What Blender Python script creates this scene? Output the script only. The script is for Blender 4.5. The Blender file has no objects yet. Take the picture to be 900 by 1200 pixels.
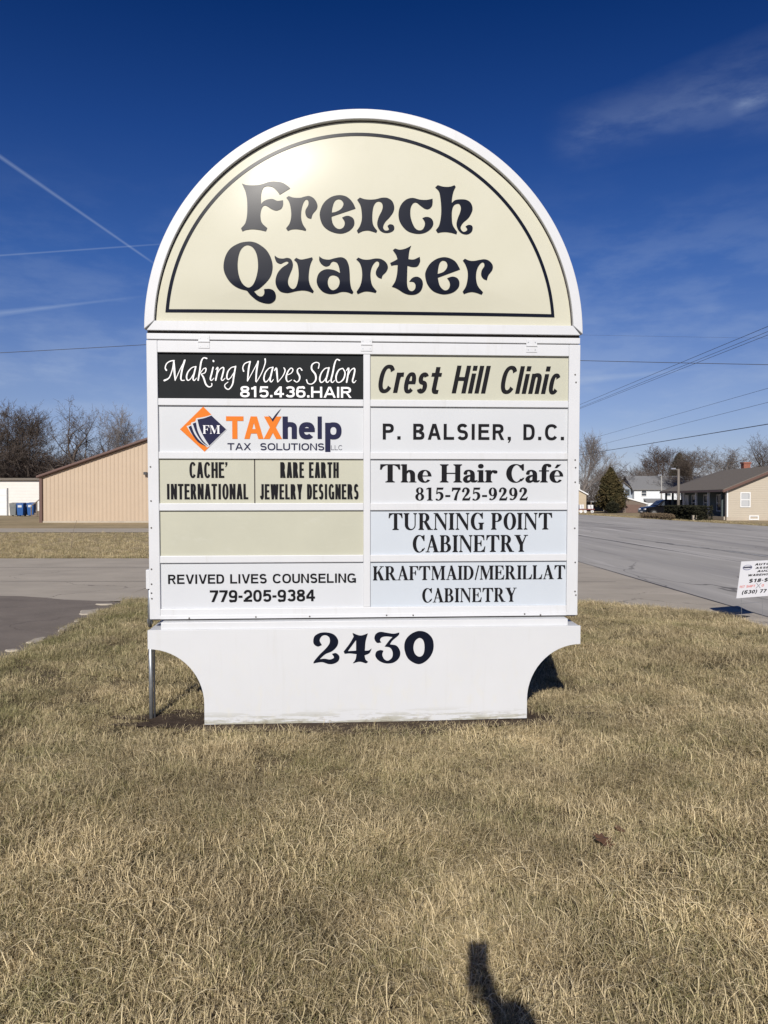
import bpy, bmesh, math, random
import numpy as np
from mathutils import Vector, Matrix, noise
R = math.radians
C = bpy.context.scene.collection
scn = bpy.context.scene

# ------------------------------------------------------------------ camera
F_PX, HORIZON, EYE = 900.0, 587.0, 1.6
PITCH = math.atan((600 - HORIZON) / F_PX)
cam_d = bpy.data.cameras.new('camera'); cam = bpy.data.objects.new('camera', cam_d); C.objects.link(cam)
cam.location = (0, 0, EYE); cam.rotation_euler = (R(90) - PITCH, 0, 0)
cam_d.sensor_fit = 'VERTICAL'; cam_d.sensor_height = 36; cam_d.lens = 36 * F_PX / 1200
cam_d.clip_start = 0.003; cam_d.clip_end = 6000
scn.camera = cam
scn.view_settings.view_transform = 'Standard'; scn.view_settings.look = 'None'
scn.view_settings.exposure = 0.0; scn.view_settings.gamma = 1.0
scn.cycles.max_bounces = 6

def pix_dir(px, py):
    u = (600 - py) / F_PX
    c, s = math.cos(PITCH), math.sin(PITCH)
    return Vector(((px - 450) / F_PX, c + u * s, -s + u * c))

# ------------------------------------------------------------------ sun
SUN_EL, SUN_AZ = R(30), R(7)          # shadows fall away from the viewer, 7 degrees to the right
sun_dir = Vector((-math.sin(SUN_AZ) * math.cos(SUN_EL), -math.cos(SUN_AZ) * math.cos(SUN_EL), math.sin(SUN_EL)))
sd = bpy.data.lights.new('sun', 'SUN'); sd.energy = 5.0; sd.angle = R(0.53); sd.color = (1.0, 0.95, 0.87)
so = bpy.data.objects.new('sun', sd); C.objects.link(so)
so.rotation_euler = (-sun_dir).to_track_quat('-Z', 'Y').to_euler()
so.location = sun_dir * 50

# ------------------------------------------------------------------ sky
w = bpy.data.worlds.new('World'); scn.world = w; w.use_nodes = True
nt = w.node_tree; nt.nodes.clear()
def N(tree, typ, **kw):
    n = tree.nodes.new(typ)
    for k, v in kw.items(): setattr(n, k, v)
    return n
L = nt.links.new
out = N(nt, 'ShaderNodeOutputWorld'); bg = N(nt, 'ShaderNodeBackground'); bg.inputs[1].default_value = 0.07
sky = N(nt, 'ShaderNodeTexSky', sky_type='NISHITA'); sky.sun_disc = False
sky.sun_elevation = SUN_EL; sky.sun_rotation = math.atan2(sun_dir.x, sun_dir.y)
sky.altitude = 200; sky.air_density = 1.0; sky.dust_density = 0.15; sky.ozone_density = 2.6
tc = N(nt, 'ShaderNodeTexCoord')
def wmath(op, a, b=None, clamp=False):
    m = N(nt, 'ShaderNodeMath', operation=op, use_clamp=clamp)
    for i, v in enumerate((a, b)):
        if v is None: continue
        if isinstance(v, (int, float)): m.inputs[i].default_value = v
        else: L(v, m.inputs[i])
    return m.outputs[0]
def wdot(vec):
    m = N(nt, 'ShaderNodeVectorMath', operation='DOT_PRODUCT'); L(nrm, m.inputs[0]); m.inputs[1].default_value = vec
    return m.outputs['Value']
nn = N(nt, 'ShaderNodeVectorMath', operation='NORMALIZE'); L(tc.outputs['Generated'], nn.inputs[0]); nrm = nn.outputs[0]
def wnoise(scale, detail, stretch=(1, 1, 1), rot=(0, 0, 0)):
    mp = N(nt, 'ShaderNodeMapping'); mp.inputs['Scale'].default_value = stretch; mp.inputs['Rotation'].default_value = rot
    L(nrm, mp.inputs[0]); t = N(nt, 'ShaderNodeTexNoise'); t.inputs['Scale'].default_value = scale
    t.inputs['Detail'].default_value = detail; t.inputs['Roughness'].default_value = .6; L(mp.outputs[0], t.inputs[0]); return t.outputs[0]
def ramp(v, lo, hi, to0=0.0, to1=1.0):
    m = N(nt, 'ShaderNodeMapRange', interpolation_type='SMOOTHSTEP', clamp=True); L(v, m.inputs[0])
    for i, x in enumerate((lo, hi, to0, to1)): m.inputs[i + 1].default_value = x
    return m.outputs[0]
wisps = wnoise(9, 6, (1, 1, 3.2))
fine = wnoise(60, 3, (1, 1, 1))
def streak(a, b, w0, w1, strength, fade=0.25, tex=None):
    """a contrail or cirrus band along a great circle between two sky directions"""
    A, B = pix_dir(*a).normalized(), pix_dir(*b).normalized()
    n = A.cross(B).normalized(); t = (B - A); ln = t.length; t = t.normalized(); m0 = A.dot(t)
    d = wmath('ABSOLUTE', wdot(n)); al = wmath('SUBTRACT', wdot(t), m0)
    wid = ramp(al, 0, ln, w0, w1)
    k = wmath('SUBTRACT', 1.0, wmath('DIVIDE', d, wid), True)
    k = wmath('MULTIPLY', k, ramp(al, -ln * fade, ln * fade * .2)); k = wmath('MULTIPLY', k, ramp(al, ln * (1 + fade), ln * (1 - fade)))
    if tex is not None: k = wmath('MULTIPLY', k, tex)
    return wmath('MULTIPLY', k, strength)
tx = ramp(wisps, .36, .62, .25, 1.0)
amts = [streak((-60, 142), (178, 307), .0032, .0018, .27, .08),
        streak((-80, 305), (190, 286), .0013, .0013, .22, .3),
        streak((-150, 385), (110, 354), .008, .0022, .30, .4),
        streak((690, 156), (960, 82), .040, .060, .17, .25, tx),
        streak((872, 122), (990, 68), .012, .022, .30, .2, tx),
        streak((685, 446), (800, 434), .006, .003, .26, .5),
        streak((560, 452), (760, 436), .014, .010, .12, .4, tx),
        streak((700, 378), (880, 356), .008, .006, .10, .5, tx),
        streak((-100, 452), (160, 425), .022, .020, .16, .6, tx),
        streak((640, 330), (960, 250), .05, .06, .06, .5, tx)]
sep = N(nt, 'ShaderNodeSeparateXYZ'); L(nrm, sep.inputs[0])
low = ramp(sep.outputs[2], .42, .03, 0, 1)
band = wmath('MULTIPLY', wmath('MULTIPLY', ramp(wisps, .40, .70), low), .30)
tot = band
for a in amts: tot = wmath('ADD', tot, a)
tot = wmath('MINIMUM', tot, .8)
# the air over the plain: clear deep blue aloft, paler low down
tint = N(nt, 'ShaderNodeMixRGB', blend_type='MULTIPLY'); tint.inputs[0].default_value = 1.0
L(sky.outputs[0], tint.inputs[1])
tr = N(nt, 'ShaderNodeValToRGB'); L(sep.outputs[2], tr.inputs[0])
tr.color_ramp.elements[0].position = 0.0; tr.color_ramp.elements[0].color = (.80, .78, 1.06, 1)
tr.color_ramp.elements[1].position = .54; tr.color_ramp.elements[1].color = (.048, .24, .66, 1)
for p_, c_ in ((.14, (.78, .77, 1.04, 1)), (.285, (.32, .53, 1.0, 1)), (.42, (.15, .37, .86, 1))): e = tr.color_ramp.elements.new(p_); e.color = c_
L(tr.outputs[0], tint.inputs[2])
mixc = N(nt, 'ShaderNodeMixRGB'); L(tot, mixc.inputs[0]); L(tint.outputs[0], mixc.inputs[1]); mixc.inputs[2].default_value = (6.0, 7.4, 10.0, 1)
L(mixc.outputs[0], bg.inputs[0]); L(bg.outputs[0], out.inputs[0])

# ------------------------------------------------------------------ helpers
rnd = random.Random(4)
def put(o, label=None, cat=None, group=None, kind=None):
    if label: o['label'] = label
    if cat: o['category'] = cat
    if group: o['group'] = group
    if kind: o['kind'] = kind
    return o
def empty(name, loc=(0, 0, 0), rz=0.0):
    o = bpy.data.objects.new(name, None); C.objects.link(o); o.location = loc; o.rotation_euler = (0, 0, rz); o.empty_display_size = .2
    return o
def link_mesh(name, me, mat=None, parent=None):
    if mat is not None and not me.materials: me.materials.append(mat)
    o = bpy.data.objects.new(name, me); C.objects.link(o)
    if parent is not None: o.parent = parent
    return o
def copy_tree(o, parent=None):
    c = o.copy(); C.objects.link(c); c.parent = parent
    for ch in list(o.children): copy_tree(ch, c)
    return c

class MB:
    def __init__(s): s.v, s.f = [], []
    def add(s, vs, fs):
        b = len(s.v); s.v += [tuple(v) for v in vs]; s.f += [tuple(i + b for i in f) for f in fs]; return s
    def box(s, x0, x1, y0, y1, z0, z1):
        return s.add([(x0, y0, z0), (x1, y0, z0), (x1, y1, z0), (x0, y1, z0), (x0, y0, z1), (x1, y0, z1), (x1, y1, z1), (x0, y1, z1)],
                     [(3, 2, 1, 0), (4, 5, 6, 7), (0, 1, 5, 4), (1, 2, 6, 5), (2, 3, 7, 6), (3, 0, 4, 7)])
    def quad(s, *p): return s.add(p, [tuple(range(len(p)))])
    def tube(s, pts, rad, n=8, cap=True):
        pts = [Vector(p) for p in pts]
        rads = rad if isinstance(rad, (list, tuple)) else [rad] * len(pts)
        vs, fs = [], []
        for i, p in enumerate(pts):
            d = (pts[min(i + 1, len(pts) - 1)] - pts[max(i - 1, 0)]).normalized()
            a = d.orthogonal().normalized() if i == 0 else (a - d * a.dot(d)).normalized()
            b = d.cross(a)
            for k in range(n):
                t = 2 * math.pi * k / n; vs.append(p + (a * math.cos(t) + b * math.sin(t)) * rads[i])
        for i in range(len(pts) - 1):
            for k in range(n):
                fs.append((i * n + k, i * n + (k + 1) % n, (i + 1) * n + (k + 1) % n, (i + 1) * n + k))
        if cap: fs += [tuple(range(n))[::-1], tuple(range((len(pts) - 1) * n, len(pts) * n))]
        return s.add(vs, fs)
    def prism(s, prof, y0, y1):
        """closed (x, z) outline pushed along y"""
        n = len(prof)
        vs = [(x, y0, z) for x, z in prof] + [(x, y1, z) for x, z in prof]
        return s.add(vs, [tuple(range(n)), tuple(range(2 * n - 1, n - 1, -1))] + [(i, i + n, (i + 1) % n + n, (i + 1) % n) for i in range(n)])
    def prism_x(s, prof, x0, x1):
        """closed (y, z) outline pushed along x"""
        n = len(prof)
        vs = [(x0, y, z) for y, z in prof] + [(x1, y, z) for y, z in prof]
        return s.add(vs, [tuple(range(n))[::-1], tuple(range(n, 2 * n))] + [(i, (i + 1) % n, (i + 1) % n + n, i + n) for i in range(n)])
    def strip(s, inner, outer, y0, y1):
        """solid band between two open (x, z) lines of equal length, from depth y0 to y1"""
        n = len(inner); vs = []
        for a, b in zip(inner, outer): vs += [(a[0], y0, a[1]), (b[0], y0, b[1]), (b[0], y1, b[1]), (a[0], y1, a[1])]
        fs = []
        for i in range(n - 1):
            p, q = 4 * i, 4 * i + 4
            for k in range(4): fs.append((p + k, q + k, q + (k + 1) % 4, p + (k + 1) % 4))
        fs += [(0, 1, 2, 3), (4 * n - 1, 4 * n - 2, 4 * n - 3, 4 * n - 4)]
        return s.add(vs, fs)
    def mesh(s, name, bevel=0.0, seg=2, normals=True):
        me = bpy.data.meshes.new(name); me.from_pydata(s.v, [], s.f)
        bm = bmesh.new(); bm.from_mesh(me)
        if normals: bmesh.ops.recalc_face_normals(bm, faces=bm.faces)
        if bevel > 0:
            es = [e for e in bm.edges if len(e.link_faces) == 2 and e.calc_face_angle(0) > .6]
            bmesh.ops.bevel(bm, geom=es, offset=bevel, segments=seg, profile=.5, affect='EDGES', clamp_overlap=True)
        bm.to_mesh(me); bm.free(); return me
    def build(s, name, mat, parent=None, bevel=0.0, smooth=False, normals=True, seg=2):
        me = s.mesh(name, bevel, seg, normals)
        if smooth: me.shade_smooth()
        return link_mesh(name, me, mat, parent)

# ------------------------------------------------------------------ materials
def mat(name, col, rough=.7, var=.0, scale=8.0, bump=0.0, bscale=60.0, spec=.5, metal=0.0, coat=0.0, col2=None, stretch=(1, 1, 1), detail=6, coord='Object'):
    m = bpy.data.materials.new(name); m.use_nodes = True; t = m.node_tree; b = t.nodes['Principled BSDF']
    b.inputs['Roughness'].default_value = rough; b.inputs['Metallic'].default_value = metal
    b.inputs['Specular IOR Level'].default_value = spec; b.inputs['Coat Weight'].default_value = coat
    tcn = t.nodes.new('ShaderNodeTexCoord'); mp = t.nodes.new('ShaderNodeMapping'); mp.inputs['Scale'].default_value = stretch
    t.links.new(tcn.outputs[coord], mp.inputs[0])
    c2 = col2 or tuple(c * (1 - var) for c in col)
    if var or col2:
        n = t.nodes.new('ShaderNodeTexNoise'); n.inputs['Scale'].default_value = scale; n.inputs['Detail'].default_value = detail; n.inputs['Roughness'].default_value = .62
        t.links.new(mp.outputs[0], n.inputs[0])
        r = t.nodes.new('ShaderNodeValToRGB'); r.color_ramp.elements[0].position = .32; r.color_ramp.elements[1].position = .68
        r.color_ramp.elements[0].color = (*c2, 1); r.color_ramp.elements[1].color = (*col, 1)
        t.links.new(n.outputs[0], r.inputs[0]); t.links.new(r.outputs[0], b.inputs['Base Color'])
        m['_ramp'] = r.name
    else: b.inputs['Base Color'].default_value = (*col, 1)
    if bump:
        n2 = t.nodes.new('ShaderNodeTexNoise'); n2.inputs['Scale'].default_value = bscale; n2.inputs['Detail'].default_value = 5
        t.links.new(mp.outputs[0], n2.inputs[0]); bp = t.nodes.new('ShaderNodeBump'); bp.inputs['Strength'].default_value = bump; bp.inputs['Distance'].default_value = .01
        t.links.new(n2.outputs[0], bp.inputs['Height']); t.links.new(bp.outputs[0], b.inputs['Normal'])
    return m
def overlay(m, col, scale, lo, hi, stretch=(1, 1, 1), amount=1.0, zmask=None, detail=5, wave=None):
    """mix a second colour (stain, crack, worn patch) over a material by noise"""
    t = m.node_tree; b = t.nodes['Principled BSDF']; ln = t.links.new
    src = b.inputs['Base Color'].links[0].from_socket if b.inputs['Base Color'].links else None
    tcn = t.nodes.new('ShaderNodeTexCoord'); mp = t.nodes.new('ShaderNodeMapping'); mp.inputs['Scale'].default_value = stretch
    mp.inputs['Location'].default_value = (scale * .37, scale * .11, 3.1); ln(tcn.outputs['Object'], mp.inputs[0])
    n = t.nodes.new('ShaderNodeTexNoise'); n.inputs['Scale'].default_value = scale; n.inputs['Detail'].default_value = detail; n.inputs['Roughness'].default_value = .65
    ln(mp.outputs[0], n.inputs[0])
    r = t.nodes.new('ShaderNodeMapRange'); r.clamp = True; ln(n.outputs[0], r.inputs[0])
    r.inputs[1].default_value = lo; r.inputs[2].default_value = hi; r.inputs[3].default_value = 0; r.inputs[4].default_value = amount
    fac = r.outputs[0]
    if zmask:
        sx = t.nodes.new('ShaderNodeSeparateXYZ'); ln(tcn.outputs['Object'], sx.inputs[0])
        q = t.nodes.new('ShaderNodeMapRange'); q.clamp = True; ln(sx.outputs[2], q.inputs[0])
        q.inputs[1].default_value = zmask[1]; q.inputs[2].default_value = zmask[0]
        mm = t.nodes.new('ShaderNodeMath'); mm.operation = 'MULTIPLY'; ln(fac, mm.inputs[0]); ln(q.outputs[0], mm.inputs[1]); fac = mm.outputs[0]
    mx = t.nodes.new('ShaderNodeMixRGB'); ln(fac, mx.inputs[0])
    if src: ln(src, mx.inputs[1])
    else: mx.inputs[1].default_value = b.inputs['Base Color'].default_value
    mx.inputs[2].default_value = (*col, 1); ln(mx.outputs[0], b.inputs['Base Color'])
    return m

M_white = mat('painted_white_metal', (.608, .618, .635), .38, .06, 2.5, .04, 30)
overlay(M_white, (.62, .60, .55), 9, .60, .82, (1, 1, .35), .35)
M_white2 = mat('white_strip', (.592, .600, .618), .42, .05, 3)
M_cream = mat('cream_plastic_face', (.56, .545, .445), .25, .07, 2.2, spec=.08, col2=(.54, .525, .42))
M_cream.node_tree.nodes['Principled BSDF'].inputs['Coat Weight'].default_value = .022; M_cream.node_tree.nodes['Principled BSDF'].inputs['Coat Roughness'].default_value = .10
overlay(M_cream, (.48, .465, .37), 5, .62, .80, amount=.3)
M_black = mat('black_vinyl', (.006, .008, .017), .30, spec=.13)
M_blackflat = mat('black_flat_vinyl', (.007, .007, .009), .6, spec=.12)
M_gap = mat('dark_gap', (.03, .022, .02), .8)
M_pblack = mat('black_sign_panel', (.014, .016, .018), .6, .2, 5, spec=.12)
M_pgrey = mat('pale_grey_panel', (.535, .55, .57), .45, .04, 1.6)
M_pblue = mat('pale_blue_grey_panel', (.50, .54, .59), .45, .04, 1.6)
M_pwhite = mat('white_panel', (.55, .565, .59), .45, .03, 1.6)
M_pcream = mat('cream_panel', (.475, .47, .375), .45, .08, 2.2)
M_pcreamworn = mat('faded_cream_panel', (.455, .45, .36), .45, .06, 3)
overlay(M_pcreamworn, (.49, .49, .42), 7, .58, .80, (1, 1, 2), .5)
M_letw = mat('white_vinyl', (.82, .82, .82), .4)
M_orange = mat('orange_vinyl', (.66, .17, .015), .6, spec=.2)
M_navy = mat('navy_vinyl', (.006, .007, .04), .5, spec=.2)
M_red = mat('red_print', (.65, .10, .07), .5)
M_board = mat('painted_board', (.580, .588, .604), .5, .04, 1.8, .05, 14)
overlay(M_board, (.33, .32, .25), 9, .49, .54, (.30, 1, 3.2), .85, (.02, .12))
overlay(M_board, (.24, .21, .15), 20, .55, .60, (.5, 1, 2.5), .8, (.0, .09))
overlay(M_board, (.60, .58, .50), 16, .52, .70, (1, 1, .5), .35, (.1, .7))
M_galv = mat('galvanised_steel', (.42, .44, .46), .42, .25, 30, metal=.7)
M_dkmetal = mat('dark_pipe', (.04, .04, .045), .5)
M_conc = mat('old_concrete', (.46, .405, .33), .88, .16, .9, .25, 30, spec=.2)
overlay(M_conc, (.32, .28, .235), .55, .50, .72, (1, 2.2, 1), .6)
overlay(M_conc, (.22, .20, .18), 55, .58, .75, amount=.5)
M_road = mat('worn_concrete_road', (.43, .405, .37), .85, .14, 1.1, .2, 25, spec=.2, stretch=(1, .12, 1))
overlay(M_road, (.27, .255, .245), .8, .50, .70, (1, .06, 1), .7)
overlay(M_road, (.60, .57, .53), 1.1, .52, .66, (1, .045, 1), .65)
overlay(M_road, (.20, .185, .175), 2.3, .58, .68, (1, .03, 1), .6)
M_asph = mat('grey_asphalt', (.22, .185, .155), .93, .2, 1.6, .6, 90, spec=.2)
overlay(M_asph, (.24, .22, .21), 120, .55, .70, amount=.55)
overlay(M_asph, (.30, .265, .23), 26, .56, .70, amount=.5)
overlay(M_asph, (.13, .11, .095), .9, .52, .68, amount=.6)
M_tar = mat('tar_joint', (.06, .055, .055), .7, .3, 6)
M_paint = mat('worn_road_paint', (.52, .51, .49), .8, .3, 3)
overlay(M_paint, (.32, .31, .30), 2.2, .45, .60, amount=.8)
M_soil = mat('bare_soil', (.085, .062, .045), .95, .45, 14, .8, 60, spec=.1)
M_roof = mat('asphalt_shingle', (.19, .165, .14), .9, .25, 9, .3, 40, spec=.2)
M_roof2 = mat('grey_shingle', (.21, .21, .215), .9, .18, 9, spec=.2)
M_trim = mat('white_trim', (0.686, 0.686, 0.678), .5)
M_glass = mat('window_glass', (.05, .06, .075), .08, spec=.6)
M_brick = mat('red_brick', (.32, .12, .08), .9, .35, 12)
M_bluebin = mat('blue_plastic', (.018, .085, .27), .45)
M_greybin = mat('grey_plastic', (.15, .16, .16), .5)
M_rubber = mat('rubber', (.02, .02, .02), .8)
M_rim = mat('alloy', (.55, .56, .58), .3, metal=.8)
M_black_car = mat('black_car_paint', (.008, .008, .010), .25, coat=.25)
M_wood = mat('weathered_wood', (.20, .155, .115), .85, .3, 12)
M_polewood = mat('pole_wood', (.20, .175, .15), .85, .25, 9, stretch=(1, 1, .2))
M_bark = mat('bark', (.115, .092, .078), .92, .35, 5, spec=.15)
M_bark2 = mat('grey_bark', (.20, .175, .16), .92, .3, 5, spec=.15)
M_bark3 = mat('reddish_bark', (.105, .076, .062), .92, .3, 5, spec=.15)
M_needle = mat('cedar_foliage', (.085, .062, .026), .8, col2=(.032, .032, .013), scale=1.3, spec=.2)
M_needle2 = mat('dark_conifer_foliage', (.034, .036, .017), .8, col2=(.014, .018, .009), scale=1.0, spec=.2)
M_hedge = mat('dark_hedge_leaf', (.030, .028, .014), .8, col2=(.012, .014, .008), scale=4, spec=.2)

overlay(M_board, (.46, .455, .42), 6, .58, .78, (3.2, 1, .22), .22)
overlay(M_white2, (.45, .44, .41), 7, .58, .78, (2.5, 1, .3), .35)
# siding / corrugation relief
def siding(name, col, freq, axis=2, strength=.5, var=.06):
    m = mat(name, col, .6, var, 1.2); t = m.node_tree; b = t.nodes['Principled BSDF']; ln = t.links.new
    tcn = t.nodes.new('ShaderNodeTexCoord'); sx = t.nodes.new('ShaderNodeSeparateXYZ'); ln(tcn.outputs['Object'], sx.inputs[0])
    mu = t.nodes.new('ShaderNodeMath'); mu.operation = 'MULTIPLY'; ln(sx.outputs[axis], mu.inputs[0]); mu.inputs[1].default_value = freq
    fr = t.nodes.new('ShaderNodeMath'); fr.operation = 'FRACT'; ln(mu.outputs[0], fr.inputs[0])
    bp = t.nodes.new('ShaderNodeBump'); bp.inputs['Strength'].default_value = strength; bp.inputs['Distance'].default_value = .03; bp.invert = True
    ln(fr.outputs[0], bp.inputs['Height']); ln(bp.outputs[0], b.inputs['Normal']); return m
M_sid_beige = siding('beige_lap_siding', (0.440, 0.387, 0.308), 5.5)
M_sid_white = siding('white_lap_siding', (0.651, 0.678, 0.704), 5.0)
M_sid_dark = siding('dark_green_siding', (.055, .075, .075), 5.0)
M_sid_tan = siding('tan_lap_siding', (0.440, 0.361, 0.255), 5.0)
M_tanmetal = mat('tan_ribbed_metal', (.465, .362, .262), .5, .05, .8)
M_brown = mat('brown_metal_trim', (.115, .062, .048), .5)

def cracks(m, scale, width, col, amount=.8, stretch=(1, 1, 1)):
    t = m.node_tree; b = t.nodes['Principled BSDF']; ln = t.links.new; src = b.inputs['Base Color'].links[0].from_socket
    tcn = t.nodes.new('ShaderNodeTexCoord'); n = t.nodes.new('ShaderNodeTexNoise'); n.inputs['Scale'].default_value = scale * 3; n.inputs['Detail'].default_value = 4
    mp = t.nodes.new('ShaderNodeMapping'); mp.inputs['Scale'].default_value = stretch; ln(tcn.outputs['Object'], mp.inputs[0]); ln(mp.outputs[0], n.inputs[0])
    va = t.nodes.new('ShaderNodeVectorMath'); va.operation = 'SCALE'; va.inputs['Scale'].default_value = .55 / scale; ln(n.outputs['Color'], va.inputs[0])
    vb = t.nodes.new('ShaderNodeVectorMath'); vb.operation = 'ADD'; ln(mp.outputs[0], vb.inputs[0]); ln(va.outputs[0], vb.inputs[1])
    v = t.nodes.new('ShaderNodeTexVoronoi'); v.feature = 'DISTANCE_TO_EDGE'; v.inputs['Scale'].default_value = scale; ln(vb.outputs[0], v.inputs['Vector'])
    r = t.nodes.new('ShaderNodeMapRange'); r.clamp = True; ln(v.outputs['Distance'], r.inputs[0]); r.inputs[1].default_value = width; r.inputs[2].default_value = width * .3; r.inputs[4].default_value = amount
    g = t.nodes.new('ShaderNodeTexNoise'); g.inputs['Scale'].default_value = scale * .9; ln(mp.outputs[0], g.inputs[0])
    q = t.nodes.new('ShaderNodeMapRange'); q.clamp = True; ln(g.outputs[0], q.inputs[0]); q.inputs[1].default_value = .45; q.inputs[2].default_value = .58
    mm = t.nodes.new('ShaderNodeMath'); mm.operation = 'MULTIPLY'; ln(r.outputs[0], mm.inputs[0]); ln(q.outputs[0], mm.inputs[1])
    mx = t.nodes.new('ShaderNodeMixRGB'); ln(mm.outputs[0], mx.inputs[0]); ln(src, mx.inputs[1]); mx.inputs[2].default_value = (*col, 1); ln(mx.outputs[0], b.inputs['Base Color'])
cracks(M_road, .16, .006, (.10, .095, .09), .8, (1, .35, 1)); cracks(M_conc, .30, .007, (.13, .115, .10), .7); cracks(M_asph, .5, .012, (.07, .06, .055), .6)
overlay(M_road, (.22, .20, .185), .5, .56, .66, (1, .16, 1), .55); overlay(M_conc, (.55, .48, .40), .4, .58, .70, (.5, 1.6, 1), .45)
def ground_mat(name, a, b2, c, s1, s2, bump=.6):
    m = mat(name, a, .95, col2=b2, scale=s1, bump=bump, bscale=35, spec=.1)
    overlay(m, c, s2, .47, .66, amount=.75); return m
M_field = ground_mat('dormant_field', (.42, .33, .205), (.30, .235, .14), (.20, .17, .095), 1.6, .16, .8)
overlay(M_field, (.52, .42, .28), .9, .55, .70, (.3, 1, 1), .5)
M_lawn = ground_mat('matted_lawn_base', (.20, .155, .09), (.07, .055, .032), (.07, .07, .03), 30, 1.2, 1.0)
overlay(M_lawn, (.045, .035, .024), 45, .50, .64, amount=.85)

# ------------------------------------------------------------------ ground, roads
gr = MB()
gr.quad((-1500, -300, 0), (1500, -300, 0), (1500, 2500, 0), (-1500, 2500, 0))
g = gr.build('ground', M_field); g.location.z = -.03; put(g, 'wide flat field of dormant tan grass reaching the horizon', None, None, 'structure')

def sheet(name, pts, z, m, label=None, jag=0.0, seed=0):
    r = random.Random(seed); P = []
    for i, p in enumerate(pts):
        q = pts[(i + 1) % len(pts)]; d = math.dist(p, q); n = max(1, int(d / .35)) if jag else 1; n = min(n, 120)
        for k in range(n):
            t = k / n; x, y = p[0] + (q[0] - p[0]) * t, p[1] + (q[1] - p[1]) * t
            if k: x += r.uniform(-jag, jag); y += r.uniform(-jag, jag)
            P.append((x, y, 0))
    me = bpy.data.meshes.new(name); me.from_pydata(P, [], [tuple(range(len(P)))])
    bm = bmesh.new(); bm.from_mesh(me); bmesh.ops.triangulate(bm, faces=bm.faces); bm.to_mesh(me); bm.free()
    o = link_mesh(name, me, m); o.location.z = z; put(o, label, None, None, 'structure'); return o
def xn(D): return 5.5 - .018 * D        # near edge of the road
def xf(D): return 26.0 - .030 * D       # far edge
sheet('road', [(xn(-60), -60), (xf(-60), -60), (xf(700), 700), (xn(700), 700)], -.014, M_road, 'wide worn grey concrete street running past the sign into the distance')
sheet('gutter', [(xn(-60) - .55, -60), (xn(-60), -60), (xn(700), 700), (xn(700) - .55, 700)], -.010, M_conc, 'pale concrete gutter strip along the near side of the street')
sheet('driveway', [(-4.39, 21.5), (-4.39, 12.3), (0, 12.15), (3.1, 12.1), (4.55, 11.1), (4.85, 10.9), (4.80, 23.5), (4.0, 21.6)], -.006, M_conc, 'pale worn concrete driveway crossing behind the sign', .02, 3).location.z = -.006
sheet('parking_lot', [(-40, -20), (-3.05, -20), (-3.1, 0), (-3.55, 5.4), (-3.78, 7.7), (-3.86, 9.1), (-3.96, 10.9), (-4.12, 12.15), (-5.2, 12.45), (-6.1, 12.9), (-7.3, 13.0), (-40, 13.6)], -.002, M_asph, 'dark grey asphalt lot with a broken edge by the lawn', .05, 5)
sheet('drive_extension', [(-60, 13.2), (-7.4, 12.7), (-4.4, 12.3), (-4.4, 21.5), (-60, 21.5)], -.009, M_conc, 'pale concrete lane left of the sign beyond the asphalt')
sheet('far_lane', [(-300, 38.5), (5.0, 39.5), (5.0, 45), (-300, 46)], -.012, M_conc, 'narrow grey lane beyond the left verge')
def line_strip(name, a, b, wd, m, z, label, seed, amp=.03):
    r = random.Random(seed); n = 60; Lp, Rp = [], []
    for i in range(n + 1):
        t = i / n; x = a[0] + (b[0] - a[0]) * t + r.uniform(-amp, amp); y = a[1] + (b[1] - a[1]) * t
        ww = wd * (.15 + 1.1 * abs(noise.noise(Vector((i * .35, seed * 7.3, 0)))) * 2); Lp.append((x - ww / 2, y, 0)); Rp.append((x + ww / 2, y, 0))
    mb = MB(); mb.add(Lp + Rp, [(i, i + n + 1, i + n + 2, i + 1) for i in range(n)])
    o = mb.build(name, m, normals=False); o.location.z = z; put(o, label, None, None, 'structure'); return o
line_strip('tar_line', (xn(-5) + .02, -5), (xn(140) + .02, 140), .06, M_tar, -.006, 'dark joint between gutter and street', 1, .01)
line_strip('tar_line', (10.0, -5), (6.8, 140), .07, M_tar, -.0062, 'dark tar joint in the near lanes of the street', 2)
line_strip('tar_line', (12.2, 12), (10.6, 30), .22, M_tar, -.0065, 'dark tar patch line beside the worn lane stripe', 3, .05)
line_strip('tar_line', (16.8, 0), (12.8, 150), .05, M_tar, -.0063, 'thin dark tar joint in the far lanes of the street', 4)
line_strip('road_marking', (11.6, 15), (10.4, 34), .16, M_paint, -.0055, 'worn white lane stripe on the near half of the street', 5, .01)
line_strip('road_marking', (20.6, 20), (19.4, 60), .12, M_paint, -.0056, 'faint white edge stripe near the far side of the street', 6, .01)
line_strip('road_marking', (15.2, 24), (13.6, 80), .12, M_paint, -.0057, 'faint pale centre stripe on the street', 7, .01)
for i, (a, b) in enumerate([((-30, 15.6), (4.6, 15.2)), ((-26, 18.6), (4.6, 18.4))]):
    mb = MB(); n = 50
    r = random.Random(i)
    P = [(a[0] + (b[0] - a[0]) * k / n, a[1] + (b[1] - a[1]) * k / n + r.uniform(-.03, .03)) for k in range(n + 1)]
    mb.add([(x, y - .012, 0) for x, y in P] + [(x, y + .012, 0) for x, y in P], [(k, k + 1, k + n + 2, k + n + 1) for k in range(n)])
    o = mb.build('slab_joint', M_tar, normals=False); o.location.z = -.0035
    put(o, ['slab joint across the driveway, nearer the sign', 'slab joint across the driveway, farther from the sign'][i], None, None, 'structure')

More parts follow.
